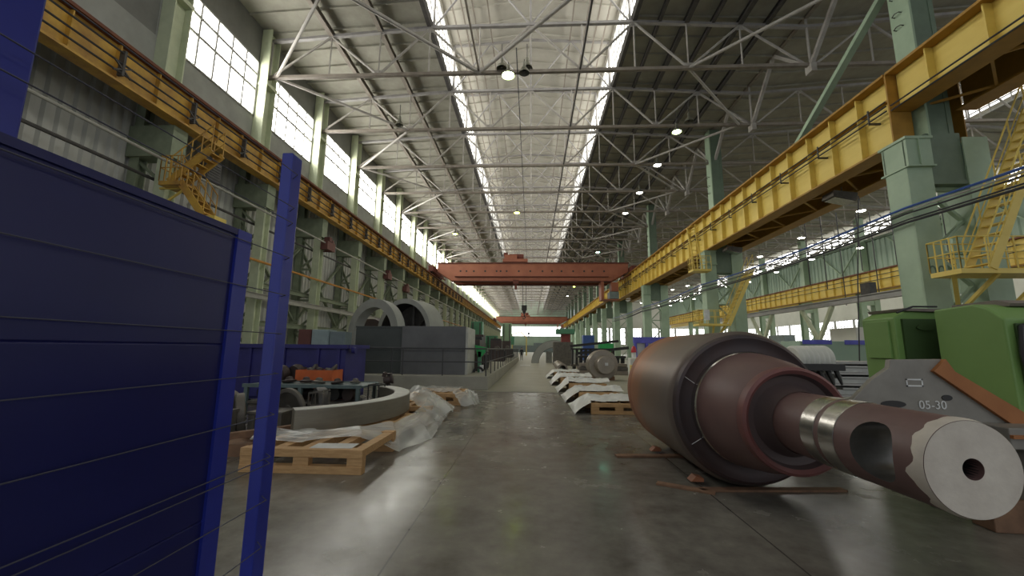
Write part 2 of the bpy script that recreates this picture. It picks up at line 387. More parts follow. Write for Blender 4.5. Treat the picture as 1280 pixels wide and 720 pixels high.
# lantern glazing, one strip of panes per bay and side
def lantern_bay(x):
    f = MB(); f.box(x - .06, x + .06, 0, 6, 21.1, 21.18); f.box(x - .06, x + .06, 0, 6, 24.08, 24.2)
    for k in range(9): f.box(x - .05, x + .05, k * .75 - .03, k * .75 + .03, 21.1, 24.15)
    f.box(x - .05, x + .05, 0, 6, 22.08, 22.16); f.box(x - .05, x + .05, 0, 6, 23.1, 23.18)
    return f
for x in (-6.15, 5.95):
    L0 = None; yy = YN
    while yy < YF - 3:
        if L0 is None:
            f = lantern_bay(x); wi += 1
            L0 = struct(f.build('window_%d' % wi, 'sash')); WL[L0.name] = Vector((x, 3, 21.1)); L0.location = (x, yy + 3, 21.1)
            xx = x + (.02 if x > 0 else -.02)
            MB().add([(xx, .0, 21.14), (xx, 6, 21.14), (xx, 6, 24.1), (xx, 0, 24.1)], [(0, 1, 2, 3)]).build('pane', 'lanternpane', L0)
        else:
            wi += 1; d = dup(L0, (x, yy + 3, 21.1)); d.name = 'window_%d' % wi
        yy += 6
# end wall with its window band
struct(MB().box(-17, 17, YF, YF + .4, 0, 7.6).box(-17, 17, YF, YF + .4, 12.4, 25).build('wall_end', 'endgreen'))
wi += 1
e = struct(MB().box(-17, 17, YF - .1, YF + .1, 7.5, 7.7).box(-17, 17, YF - .1, YF + .1, 12.3, 12.5).build('window_%d' % wi, 'sash'))
w = MB()
for k in range(9): w.box(-16.9 + k * 4.2, -16.8 + k * 4.2, YF - .1, YF + .1, 7.6, 12.4)
w.build('mullion', 'sash', e)
MB().add([(-17, YF + .2, 7.6), (17, YF + .2, 7.6), (17, YF + .2, 12.4), (-17, YF + .2, 12.4)], [(0, 1, 2, 3)]).build('pane', 'farpane', e)

# neighbouring bays on the far side of the open column line
NB = 31.
ribbed(17.2, 20.45, NB - 6, 21.0, 'ceiling', 'roofslab'); ribbed(47.5, 20.45, NB + 6, 21.0, 'ceiling', 'roofslab')
struct(MB().box(NB - 6.3, NB + 6.3, YN, YF, 24.6, 25.).build('ceiling', 'lantern'))
for x in (NB - 6, NB + 6, NB + 25, NB + 37):
    struct(MB().box(x - .1, x + .1, YN, YF, 22.9, 24.9).build('trim_5', 'lantern'))
    L0 = None; yy = YN
    while yy < 135:
        if L0 is None:
            f = MB()
            for z in (20.9, 21.5, 22.2, 22.9): f.box(x - .06, x + .06, 0, 6, z - .05, z + .05)
            for k in range(5): f.box(x - .05, x + .05, k * 1.5 - .04, k * 1.5 + .04, 20.9, 22.9)
            wi += 1; L0 = struct(f.build('window_%d' % wi, 'sash')); WL[L0.name] = Vector((x, 3, 20.9)); L0.location = (x, yy + 3, 20.9)
            MB().add([(x + .02, .0, 20.95), (x + .02, 6, 20.95), (x + .02, 6, 22.85), (x + .02, 0, 22.85)], [(0, 1, 2, 3)]).build('pane', 'nbpane', L0)
        else:
            wi += 1; d = dup(L0, (x, yy + 3, 20.9)); d.name = 'window_%d' % wi
        yy += 6
# green sheet wall above the second girder
w = MB(); pts = []; y = YN
while y < 140:
    pts += [(47.0, y), (47.0, y + .3), (46.86, y + .4), (46.86, y + .7)]; y += .8
n = len(pts)
w.add([(x, yy, 12.4) for x, yy in pts] + [(x, yy, 16.9) for x, yy in pts], [(i, i + 1, i + 1 + n, i + n) for i in range(n - 1)])
struct(w.build('wall_right', 'nbpanel'))
struct(MB().box(46.6, 47.1, YN, 140, 16.8, 17.1).build('trim_6', 'rightdark'))
# third bay: roof and pale outer wall with tall windows
struct(MB().box(47.2, 79, YN, YF, 22.95, 23.2).build('ceiling', 'roofslab'))
struct(MB().box(77, 77.4, YN, YF, 0, 3.2).box(77, 77.4, YN, YF, 9.2, 20.6).build('wall_right', 'farbeige'))
struct(MB().box(17, 79, 150, 150.4, 0, 3.5).box(17, 79, 150, 150.4, 9.5, 25).build('wall_end', 'farbeige'))
def tall_window(rot=False):
    f = MB()
    for z in (3.2, 4.7, 6.2, 7.7, 9.2): f.box(76.9, 77.1, -3, 3, z - .06, z + .06)
    for k in range(7): f.box(76.9, 77.1, -3 + k - .05, -3 + k + .05, 3.2, 9.2)
    f.box(76.85, 77.15, -3.4, -2.7, 3.2, 9.2)
    return f
wi += 1; T0 = struct(tall_window().build('window_%d' % wi, 'sash')); WL[T0.name] = Vector((77, 0, 3.2)); T0.location = (77, 0, 3.2)
MB().add([(77.05, -3, 3.2), (77.05, 3, 3.2), (77.05, 3, 9.2), (77.05, -3, 9.2)], [(0, 1, 2, 3)]).build('pane', 'farpane', T0)
yy = 6.
while yy < 149:
    wi += 1; d = dup(T0, (77, yy, 3.2)); d.name = 'window_%d' % wi; yy += 6
xx = 20.
while xx < 78:
    wi += 1; d = dup(T0, (xx, 150.1, 3.4), rz=PI / 2); d.name = 'window_%d' % wi; xx += 6

# ================================================================== ROOF STEEL
def truss_parts(x0, x1, centre):
    """(name, material, mesh) for a truss standing in the plane y = 0"""
    P = []
    c = centre
    P.append(('bottom_chord', 'chord', MB().box(x0, x1, -.10, -.015, CH - .09, CH + .09).box(x0, x1, .015, .10, CH - .09, CH + .09)))
    P.append(('top_chord', 'lilac', MB().bar((x0, 0, 19.9), (c - 6, 0, TOP), .2, .16).bar((c - 6, 0, TOP), (c + 6, 0, TOP), .2, .16).bar((c + 6, 0, TOP), (x1, 0, 19.9), .2, .16)))
    low = [x0 + .2, c - 9, c - 3, c + 3, c + 9, x1 - .2]; up = [c - 12, c - 6, c, c + 6, c + 12]
    zt = lambda x: TOP - max(0, abs(x - c) - 6) * .07
    for i, u in enumerate(up):
        P.append(('diagonal', 'truss', MB().tube([(low[i], 0, CH), (u, 0, zt(u))], .07, 6)))
        P.append(('diagonal', 'truss', MB().tube([(u, 0, zt(u)), (low[i + 1], 0, CH)], .07, 6)))
        P.append(('vertical_strut', 'truss', MB().tube([(u, 0, CH), (u, 0, zt(u))], .05, 6)))
    for x in low[1:-1]: P.append(('vertical_strut', 'truss', MB().tube([(x, 0, CH), (x, 0, zt(x))], .045, 6)))
    if x0 < 0: P.append(('end_post', 'truss', MB().tube([(x0 + .15, 0, CH), (x0 + .15, 0, 19.9)], .06, 6)))
    for x in low[1:-1]: P.append(('gusset_plate', 'truss', MB().prism([(x - .38, CH - .1), (x + .38, CH - .1), (x + .22, CH + .34), (x - .22, CH + .34)], 'xz', -.012, .012)))
    for x in up: P.append(('gusset_plate', 'truss', MB().prism([(x - .3, zt(x) + .1), (x + .3, zt(x) + .1), (x + .2, zt(x) - .3), (x - .2, zt(x) - .3)], 'xz', -.012, .012)))
    lan = MB().tube([(c - 5.8, 0, TOP), (c - 5.8, 0, 24.3)], .08, 6).tube([(c + 5.8, 0, TOP), (c + 5.8, 0, 24.3)], .08, 6).bar((c - 5.8, 0, 24.3), (c, 0, 24.7), .14, .14).bar((c, 0, 24.7), (c + 5.8, 0, 24.3), .14, .14)
    lan.tube([(c, 0, TOP), (c, 0, 24.7)], .06, 6).tube([(c - 5.8, 0, TOP), (c - 3, 0, 24.5)], .055, 6).tube([(c + 5.8, 0, TOP), (c + 3, 0, 24.5)], .055, 6).tube([(c, 0, TOP), (c - 3, 0, 24.5)], .055, 6).tube([(c, 0, TOP), (c + 3, 0, 24.5)], .055, 6)
    P.append(('lantern_frame', 'lilac', lan))
    return P
def merged(P):
    m = MB(); names = []
    for nm, mt, g in P:
        if mt not in names: names.append(mt)
        m.cur = names.index(mt); m.add(g.v, g.f)
    return m, names
G = 'roof trusses over the main aisle'
T = truss_parts(XL - .6, 15.6, -.1)
first = None; far = None; k = 0
for i in range(0, 30):
    Y = 15 + 6 * i
    lab = 'steel roof truss over the aisle, %s from the near end of the hall' % ORD[i]
    if i < 14:
        if first is None:
            first = thing('roof_truss', (0, Y, CH), lab, 'truss', G)
            WL[first.name] = Vector((0, 0, CH))
            for nm, mt, g in T: g.build(nm, mt, first)
        else: dup(first, (0, Y, CH), lab)
    else:
        if far is None:
            m, names = merged(T); far = m.build('roof_truss', names); far.location = (far.location.x, Y, far.location.z); tag(far, lab, 'truss', G)
        else:
            d = far.copy(); C.objects.link(d); d.location.y = Y; d['label'] = lab
G2 = 'roof trusses over the neighbouring bay'
T2 = truss_parts(15.6, 45.9, NB); m, names = merged(T2); far = None
for i in range(0, 21):
    Y = 15 + 6 * i; lab = 'roof truss of the neighbouring bay beyond the yellow girder, %s along' % ORD[i]
    if far is None:
        far = m.build('roof_truss', names); far.location.y = Y; tag(far, lab, 'truss', G2)
    else:
        d = far.copy(); C.objects.link(d); d.location.y = Y; d['label'] = lab
far = None
for i in range(0, 16):
    Y = 39 + 6 * i; lab = 'roof truss far off beyond the green sheet wall, %s along' % ORD[i]
    if far is None:
        T3 = truss_parts(47.6, 76.9, 62.2); m, names = merged(T3)
        far = m.build('roof_truss', names); far.location.y = Y; tag(far, lab, 'truss', 'roof trusses beyond the green sheet wall')
    else:
        d = far.copy(); C.objects.link(d); d.location.y = Y; d['label'] = lab
# lattice under the roof along the girder side column line, one V per bay
for i in range(16):
    Y = 15 + 6 * i
    t = thing('roof_lattice', (15.6, Y + 3, 17.3), 'V-shaped roof lattice bay above the green columns, %s from the near end' % ORD[i], 'lattice', 'roof lattice bays above the green columns')
    MB().bar((15.6, Y, 17.4), (15.6, Y + 3, 20.5), .2, .2).build('diagonal', 'truss', t); MB().bar((15.6, Y + 3, 20.5), (15.6, Y + 6, 17.4), .2, .2).build('diagonal', 'truss', t)
    MB().bar((15.6, Y, 20.5), (15.6, Y + 6, 20.5), .22, .18).build('top_bar', 'chord', t); MB().tube([(15.6, Y + 6, 17.4), (15.6, Y + 6, 20.5)], .07, 6).build('vertical_strut', 'truss', t)
    MB().box(15.45, 15.75, Y + 5.75, Y + 6.25, 17.0, 17.5).build('node_plate', 'truss', t)
# zig-zag bracing tubes in the bottom chord plane
k = 0
for side, (xo, xi), ph in (('window', (XL, -9.1), 1), ('yellow girder', (XR, 8.9), 0)):
    for i in range(0, 14):
        a = xi if (i + ph) % 2 else xo; b = xo if (i + ph) % 2 else xi
        o = MB().tube([(a, 15 + 6 * i, CH), (b, 21 + 6 * i, CH)], .085, 8).build('bracing_tube', 'truss', smooth=True)
        tag(o, 'zigzag roof bracing tube on the %s side, %s from the near end' % (side, ORD[i]), 'brace', 'zigzag bracing tubes between the roof trusses')
for a, b, t in (((-9.1, 15), (-3.1, 21), 'running towards the windows'), ((-3.1, 21), (2.9, 15), 'crossing in front of the lantern')):
    o = MB().tube([(a[0], a[1], CH), (b[0], b[1], CH)], .1, 8).build('bracing_tube', 'truss', smooth=True)
    tag(o, 'thick bracing tube above the pendant lamps, ' + t, 'brace')
# longitudinal members
o = MB().tube([(2.75, 9, CH + .05), (2.75, 185, CH + .05)], .06, 6).build('tie_rod', 'darksteel'); tag(o, 'long dark tie running along the roof below the lantern', 'tie rod')
o = MB().tube([(-3.1, 9, CH + .05), (-3.1, 21, CH + .05)], .06, 6).build('tie_rod', 'chord'); tag(o, 'short tie between the first trusses beside the pendant lamps', 'tie rod')
o = MB().tube([(-.85, 19, 17.4), (-.85, 110, 17.4)], .03, 6).build('lamp_cable', 'cable'); tag(o, 'thin black cable along the aisle centre below the lantern', 'cable')
for x, z, w_, nm in ((-9.1, 20.55, .26, 'second roof purlin from the window wall'), (-12.1, 20.35, .26, 'roof purlin closest to the window wall'), (8.9, 20.55, .26, 'dark roof purlin beside the lantern over the yellow girder side'), (11.9, 20.35, .26, 'dark roof purlin one in from the yellow girder'), (7.4, 20.7, .16, 'thin dark roof purlin right beside the lantern edge'), (10.4, 20.5, .16, 'thin dark roof purlin between the two heavy ones'), (13.4, 20.3, .2, 'dark roof purlin closest to the yellow girder')):
    o = MB().ibeam_y(x, YN, YF, z - .25, z + .08, w_, .03, .03).build('purlin', 'darksteel' if x > 0 else 'chord'); tag(o, 'long steel ' + nm, 'purlin', 'long roof purlins')
for i, (x, z) in enumerate(((-5.3, 23.9), (-4.7, 24.1), (-4.0, 24.35), (-3.0, 24.5), (5.1, 23.9), (4.5, 24.1), (3.8, 24.35), (2.8, 24.5))):
    o = MB().box(x - .045, x + .045, YN, YF, z - .06, z + .06).build('lantern_purlin', 'chord')
    tag(o, 'thin purlin under the lantern roof, %s in from the %s glazing' % (ORD[i % 4], 'window side' if i < 4 else 'girder side'), 'purlin', 'thin purlins inside the roof lantern')

# ================================================================== LEFT COLUMNS
def left_col_parts():
    P = []
    u = MB().box(-16.15, -15.55, -.42, -.36, 12.3, 20.4).box(-16.15, -15.55, .36, .42, 12.3, 20.4).box(-15.9, -15.85, -.36, .36, 12.3, 20.4).box(-16.1, -15.5, -.46, .46, 16.75, 16.95)
    P.append(('upper_shaft', 'leftcol', u))
    P.append(('crane_post', 'leftcol', MB().box(-15.45, -14.95, -.26, -.21, 0, 10.2).box(-15.45, -14.95, .21, .26, 0, 10.2).box(-15.22, -15.18, -.21, .21, 0, 10.2)))
    P.append(('wall_post', 'leftlace', MB().box(-16.75, -16.35, -.2, -.16, 0, 12.3).box(-16.75, -16.35, .16, .2, 0, 12.3).box(-16.57, -16.53, -.16, .16, 0, 12.3)))
    P.append(('head_box', 'leftlace', MB().box(-16.8, -14.85, -.34, .34, 9.3, 10.65)))
    l = MB()
    for i in range(4):
        z = .4 + i * 2.2
        l.bar((-16.5, 0, z), (-15.2, 0, z + 1.1), .14, .1).bar((-15.2, 0, z + 1.1), (-16.5, 0, z + 2.2), .14, .1)
    for z in (.4, 2.6, 4.8, 7.0): l.bar((-16.5, 0, z), (-15.2, 0, z), .14, .12)
    P.append(('lacing', 'leftlace', l))
    P.append(('base_plate', 'leftlace', MB().box(-16.9, -14.8, -.45, .45, 0, .05)))
    return P
T = left_col_parts(); first = far = None; G = 'pale green columns along the window wall'
for i in range(0, 32):
    Y = 9 + 6 * i
    lab = 'pale green laced steel column at the window wall, %s from the near end' % ORD[i]
    if i < 13:
        if first is None:
            first = thing('wall_column', (-15.8, Y, 0), lab, 'column', G); WL[first.name] = Vector((-15.8, 0, 0)); first['kind'] = 'thing'
            for nm, mt, g in T: g.build(nm, mt, first)
        else: dup(first, (-15.8, Y, 0), lab)
    else:
        if far is None:
            m, names = merged(T); far = m.build('wall_column', names); far.location.y = Y; tag(far, lab, 'column', G, 'thing')
        else:
            d = far.copy(); C.objects.link(d); d.location.y = Y; d['label'] = lab
# braces between columns, horizontal runs
for i in range(1, 10):
    Y = 15 + 6 * i
    o = MB().bar((-16.5, Y, 3.2), (-16.5, Y + 6, 8.6), .2, .12).bar((-16.52, Y, 8.6), (-16.52, Y + 6, 3.2), .2, .12).build('cross_brace', 'leftlace')
    tag(o, 'dull green cross brace between wall columns, %s bay past the grey screens' % ORD[i - 1], 'brace', 'cross braces between the wall columns')
for z, x, r, m, nm, lab in ((8.85, -14.55, .06, 'pipe', 'steam_pipe', 'thin pale pipe on the wall columns just under the girder'), (6.17, -14.85, .07, 'orangepipe', 'gas_pipe', 'orange gas pipe running along the wall columns'),
                       (8.4, -15.7, .07, 'darksteel', 'cable_conduit', 'dark conduit behind the wall columns above the blue panel')):
    o = MB().tube([(x, 9, z), (x, 120, z)], r, 8).build(nm, m, smooth=True); tag(o, lab, 'pipe')
for z, x, m, lab in ((5.1, -15.75, 'leftlace', 'dull green wall girt running between the columns, upper one'), (2.9, -15.75, 'leftlace', 'dull green wall girt running between the columns, lower one'), (4.25, -14.7, 'pipe', 'pale steel channel running along the column fronts')):
    o = MB().ibeam_y(x, 9, 130, z - .15, z + .15, .2, .03, .03).build('wall_girt', m); tag(o, lab, 'beam')
for i, (y, z) in enumerate(((27.2, 8.7), (39.2, 8.7), (45.3, 8.3))):
    o = MB().box(-14.85, -14.35, y - .6, y + .5, z - .3, z + .3).box(-14.7, -14.3, y - .45, y - .1, z + .3, z + .6).box(-14.72, -14.4, y + .15, y + .4, z + .3, z + .5).bar((-14.95, y, z - .35), (-14.3, y, z - .35), .08, .08).build('junction_box', 'boxbrown')
    tag(o, 'dark brown junction box clamped to a wall column, %s along the wall' % ORD[i], 'junction box', 'junction boxes on the wall columns')

# ---- left crane girder
g = thing('crane_girder', (-14.7, 90, 10.7), 'long grimy yellow crane girder below the windows', 'girder')
m = MB().box(-14.73, -14.69, YN, YF, 10.75, 12.2).box(-15.0, -14.45, YN, YF, 10.68, 10.76)
y = YN
while y < YF: m.box(-14.70, -14.52, y - .02, y + .02, 10.76, 12.1); y += 1.5
m.build('web_plate', 'yellow_dirty', g)
MB().box(-15.05, -14.4, YN, YF, 12.12, 12.24).box(-14.75, -14.65, YN, YF, 12.24, 12.4).build('top_flange', 'rust', g)
MB().box(-16.15, -14.9, YN, YF, 12.24, 12.3).build('walkway_deck', 'darksteel', g)
for z in (11.0, 11.35, 11.75): MB().tube([(-14.38, YN, z), (-14.38, 130, z)], .035, 6).build('conductor_rail', 'cable', g)
for i in range(24):
    y = 12 + 3. * i
    MB().box(-14.52, -14.32, y - .04, y + .04, 10.9, 11.85).bar((-14.36, y - .3, 10.95), (-14.36, y + .3, 11.35), .05).bar((-14.36, y - .3, 11.35), (-14.36, y + .3, 10.95), .05).build('conductor_bracket', 'darksteel', g)
r = MB().tube([(-15.9, YN, 13.3), (-15.9, 120, 13.3)], .025, 6).tube([(-15.9, YN, 12.8), (-15.9, 120, 12.8)], .02, 6)
for i in range(70): r.tube([(-15.9, YN + 2 * i, 12.3), (-15.9, YN + 2 * i, 13.3)], .02, 5)
r.build('handrail', 'darksteel', g)

# yellow service stair on the left columns
def stair(a, b, width, n, wd):
    """a, b: foot and head of the flight; wd: horizontal direction of its width"""
    a, b, wd = Vector(a), Vector(b), Vector(wd); P = []
    P.append(('stringer', MB().bar(a, b, .06, .26, up=(0, 0, 1)))); P.append(('stringer', MB().bar(a + wd * width, b + wd * width, .06, .26)))
    for i in range(n):
        p = a.lerp(b, (i + .5) / n); m = MB(); q = p + wd * width
        m.bar(p, q, .26, .035); P.append(('tread', m))
    for off in (0, width):
        h = MB().tube([a + wd * off + Vector((0, 0, 1.05)), b + wd * off + Vector((0, 0, 1.05))], .025, 6).tube([a + wd * off + Vector((0, 0, .55)), b + wd * off + Vector((0, 0, .55))], .018, 6)
        for i in range(5):
            p = a.lerp(b, i / 4) + wd * off; h.tube([p, p + Vector((0, 0, 1.05))], .022, 6)
        P.append(('handrail', h))
    return P
def platform(x0, x1, y0, y1, z):
    P = [('landing', MB().box(x0, x1, y0, y1, z - .16, z))]
    h = MB()
    for a, b in (((x0, y0), (x1, y0)), ((x0, y1), (x1, y1)), ((x0, y0), (x0, y1))):
        for dz in (.55, 1.05): h.tube([(a[0], a[1], z + dz), (b[0], b[1], z + dz)], .022, 6)
        for t in range(5):
            x = a[0] + (b[0] - a[0]) * t / 4; y = a[1] + (b[1] - a[1]) * t / 4; h.tube([(x, y, z), (x, y, z + 1.05)], .022, 6)
    P.append(('guard_rail', h))
    return P
t = thing('service_stair', (-13.8, 14.6, 6.9), 'yellow zigzag service stair hanging at the wall columns above the blue panel', 'stair')
for nm, mm in stair((-14.4, 14.3, 8.0), (-12.8, 14.3, 9.35), .6, 6, (0, 1, 0)) + stair((-12.8, 14.3, 6.6), (-13.9, 14.3, 8.0), .6, 5, (0, 1, 0)) + platform(-14.7, -13.8, 14.2, 15., 8.0): mm.build(nm, 'yellow_dirty', t)
MB().bar((-14.9, 14.6, 7.1), (-13.9, 14.6, 7.85), .07).bar((-15., 14.6, 7.85), (-13.9, 14.6, 7.85), .08).build('support_bracket', 'yellow', t)
MB().box(-12.9, -12.3, 14.3, 14.9, 6.45, 6.6).build('landing', 'yellow', t)
o = MB().box(-15.35, -15., 16.6, 17.5, 9.2, 10.2).box(-15., -14.96, 16.66, 17.44, 9.26, 10.14)
for i in range(6): o.box(-14.98, -14.93, 16.7, 17.4, 9.35 + i * .13, 9.4 + i * .13)
tag(o.build('louvre_vent', 'darksteel'), 'dark louvred vent box beside the yellow wall stair', 'vent')

# ================================================================== RIGHT COLUMNS
def right_col_parts():
    P = []
    for x0, x1, nm in ((14.1, 15.0, 'crane_leg'), (16.25, 17.15, 'crane_leg')):
        P.append((nm, 'rightcol', MB().box(x0, x1, -.45, -.40, 0, 9.7).box(x0, x1, .40, .45, 0, 9.7).box((x0 + x1) / 2 - .03, (x0 + x1) / 2 + .03, -.4, .4, 0, 9.7).box(x0, x1, -.44, .44, 8.45, 8.52)
                  .box(x0, x0 + .04, -.42, .42, 0, 8.45)))
    P.append(('head_box', 'rightdark', MB().box(15., 16.25, -.38, .38, 7.9, 9.9).box(14.95, 16.3, -.42, .42, 7.85, 8.0)))
    P.append(('bearing_block', 'rightcol', MB().box(14.05, 15.05, -.6, .6, 8.5, 8.56).box(14.05, 15.05, -.6, .6, 9.6, 9.7).box(14.1, 15., -.55, -.5, 8.56, 9.6).box(14.1, 14.14, -.5, .5, 8.56, 9.6).box(14.5, 14.54, -.62, .5, 8.56, 9.6)))
    P.append(('upper_shaft', 'rightdark', MB().box(15.2, 16.1, -.36, -.30, 9.8, 20.4).box(15.2, 16.1, .30, .36, 9.8, 20.4).box(15.9, 15.95, -.38, .38, 9.8, 20.4)))  # darker green paints in the shade on the shaft front; the window-side flange stays pale
    P.append(('shaft_flange', 'rightcol', MB().box(15.12, 15.2, -.42, .42, 9.8, 20.4)))
    for z in (11.6, 13.2, 14.8, 15.4, 16.2): P.append(('climbing_rung', 'darksteel', MB().tube([(15.12, -.1, z), (15.0, -.1, z + .02), (14.97, .05, z + .05), (15.0, .2, z + .02), (15.12, .2, z)], .02, 5)))
    l = MB()
    for i in range(3):
        z = .3 + i * 2.5; l.bar((15., 0, z), (16.25, 0, z + 1.25), .16, .1).bar((16.25, 0, z + 1.25), (15., 0, z + 2.5), .16, .1)
    for z in (.3, 2.8, 5.3, 7.8): l.bar((15., 0, z), (16.25, 0, z), .16, .12)
    P.append(('lacing', 'rightcol', l))
    P.append(('base_plate', 'rightdark', MB().box(13.9, 17.35, -.6, .6, 0, .06)))
    return P
T = right_col_parts(); first = None; G = 'green twin-legged columns under the yellow girder'
m, names = merged(T); far = None
for i, Y in enumerate((15.3, 33, 51, 69, 81, 93, 105, 117, 129, 141, 153, 165, 177)):
    lab = 'green twin-legged column under the big yellow girder, %s from the near end' % ORD[i]
    if i < 5:
        if first is None:
            first = thing('hall_column', (15.6, Y, 0), lab, 'column', G); WL[first.name] = Vector((15.6, 0, 0)); first['kind'] = 'thing'
            for nm, mt, g in T: g.build(nm, mt, first)
        else: dup(first, (15.6, Y, 0), lab)
    else:
        if far is None: far = m.build('hall_column', names); far.location.y = Y; tag(far, lab, 'column', G, 'thing')
        else: d = far.copy(); C.objects.link(d); d.location.y = Y; d['label'] = lab
WL[first.name] = Vector((15.6, 15.3, 0))
text_obj('painted_number', '00', .62, 'dgreytext', first, (14.32, 14.84, 4.3), (PI / 2, 0, 0))['label'] = 'dark painted number on the column face'
o = MB().bar((15.3, 15.6, 17.3), (15.3, 23.2, 12.85), .32, .22).build('knee_brace', 'rightcol'); tag(o, 'pale green slanting brace from the tall column down to the girder top', 'brace')
# second line of columns, far side of the neighbouring bay
m2 = MB(); 
m2.box(45.2, 45.9, -.4, -.35, 0, 9.7).box(45.2, 45.9, .35, .4, 0, 9.7).box(45.5, 45.56, -.35, .35, 0, 9.7).box(47., 47.7, -.4, .4, 0, 9.7).box(45.9, 47., -.35, .35, 8, 9.8).box(46., 46.8, -.4, .4, 9.8, 20.4)
for i in range(3):
    z = .3 + i * 2.5; m2.bar((45.9, 0, z), (47., 0, z + 1.25), .16, .1).bar((47., 0, z + 1.25), (45.9, 0, z + 2.5), .16, .1)
far = None
for i in range(8):
    Y = 33 + 12 * i; lab = 'pale green column on the far side of the neighbouring bay, %s along' % ORD[i]
    if far is None: far = m2.build('hall_column', 'rightcol'); far.location.y = Y; tag(far, lab, 'column', 'columns on the far side of the neighbouring bay', 'thing')
    else: d = far.copy(); C.objects.link(d); d.location.y = Y; d['label'] = lab
for i in range(8):
    Y = 33 + 12 * i
    o = MB().bar((46.5, Y + .5, 16.6), (46.5, Y + 4.2, 13.), .2, .15).bar((46.5, Y + 4.2, 13.), (46.5, Y + 8, 16.6), .2, .15).build('wall_brace', 'rightcol')
    tag(o, 'V-shaped brace on the green sheet wall above the second girder, %s along' % ORD[i], 'brace', 'V braces on the green sheet wall')

# ---- big yellow box girder
def girder(name, lab, ya, yb, z0, z1, step=1.6, deck=True):
    g = thing(name, (15.8, (ya + yb) / 2, z0), lab, 'girder')
    m = MB().box(14.58, 14.62, ya, yb, z0, z1)
    y = ya
    while y <= yb + .01: m.box(14.3, 14.58, y - .025, y + .025, z0 + .06, z1 - .1); y += step
    m.build('web_plate', 'yellow', g)
    MB().box(14.2, 15.0, ya, yb, z0 - .02, z0 + .06).build('bottom_flange', 'ochre', g)
    MB().box(14.15, 15.05, ya, yb, z1 - .1, z1).build('top_flange', 'ochre', g)
    if z1 - z0 > 2: MB().box(14.42, 14.58, ya, yb, z1 - 1.02, z1 - .95).build('long_stiffener', 'ochre', g)
    MB().box(14.55, 14.65, ya, yb, z1, z1 + .14).build('crane_rail', 'rust', g)
    MB().box(16.98, 17.02, ya, yb, z0, z1).box(16.6, 17.4, ya, yb, z0 - .02, z0 + .06).box(16.6, 17.4, ya, yb, z1 - .1, z1).build('back_plate', 'ochre', g)
    MB().box(14.9, 16.9, ya, yb, z1 - .16, z1 - .1).build('deck_plate', 'darksteel', g)
    x = MB(); y = ya + .4
    while y < yb - 2.5: x.bar((14.9, y, z0 + .1), (16.7, y + 1.5, z0 + .1), .08).bar((16.7, y + 1.5, z0 + .1), (14.9, y + 3, z0 + .1), .08); y += 3
    x.build('bottom_lacing', 'ochre', g)
    return g
g = girder('crane_girder', 'tall yellow crane girder with ribbed face carried by the green columns', 15.35, 69, 9.72, 12.72)
MB().box(14.2, 15., 15.3, 15.36, 9.75, 12.7).build('end_plate', 'ochre', g)
MB().box(14.2, 15., 68.95, 69.02, 9.75, 12.7).build('end_plate', 'yellow', g)
for k, z in enumerate((11.15, 11.35, 11.55)):
    MB().tube([(14.16, 15.4, z), (14.16, 69, z)], .03, 6).build('conductor_rail', 'cable', g)
for i in range(18): MB().box(14.12, 14.58, 16.2 + 3 * i - .03, 16.2 + 3 * i + .03, 11.02, 11.1).box(14.12, 14.16, 16.2 + 3 * i - .03, 16.2 + 3 * i + .03, 11.05, 11.65).build('conductor_bracket', 'darksteel', g)
g = girder('crane_girder', 'shallow yellow crane girder passing over the tall near column, closest to the camera', YN, 15.25, 11.05, 12.72, 1.9)
for z in (11.05, 11.25): MB().tube([(14.16, YN, z), (14.16, 15.2, z)], .03, 6).build('conductor_rail', 'cable', g)
g = girder('crane_girder', 'shallow yellow crane girder far down the hall past the crane', 69.1, 190, 10.9, 12.72, 2.4)
# second yellow girder across the neighbouring bay
g = thing('crane_girder', (45.2, 80, 9.7), 'second yellow crane girder across the neighbouring bay', 'girder')
m = MB().box(45.0, 45.05, 24, 140, 9.7, 12.2); y = 24
while y < 140: m.box(44.75, 45., y - .03, y + .03, 9.75, 12.1); y += 1.6
m.build('web_plate', 'yellow', g); MB().box(44.6, 45.5, 24, 140, 9.62, 9.72).build('bottom_flange', 'ochre', g); MB().box(44.6, 45.5, 24, 140, 12.1, 12.25).build('top_flange', 'rust', g)
for z in (10.9, 11.5): MB().tube([(44.65, 24, z), (44.65, 140, z)], .05, 6).build('conductor_rail', 'cable', g)
o = thing('crane_girder', (48.5, 80, 9.5), 'bright yellow strip girder showing under the second girder', 'girder')
MB().box(48., 48.06, 24, 140, 9.2, 10.4).build('web_plate', 'yellow', o); MB().box(47.7, 48.4, 24, 140, 9.1, 9.2).build('bottom_flange', 'yellow', o)

# floodlights under the girder
for i, (y, z) in enumerate(((20.2, 9.35), (31.2, 9.35), (52., 9.35))):
    t = thing('floodlight', (15.6, y, z), 'silver floodlight slung under the yellow girder, %s from the near end' % ORD[i], 'floodlight', 'floodlights under the yellow girder')
    MB().prism([(15.1, z), (16.2, z - .25), (16.3, z + .15), (15.15, z + .3)], 'xz', y - .4, y + .4).build('housing', 'cast', t)
    MB().rbox((15.68, y, z - .15), (1., .7, .03), ry=.22).build('lens', 'bright', t)
    MB().tube([(15.6, y - .3, z + .2), (15.6, y - .3, z + .5)], .03, 6).tube([(15.6, y + .3, z + .2), (15.6, y + .3, z + .5)], .03, 6).build('mounting_bracket', 'darksteel', t)

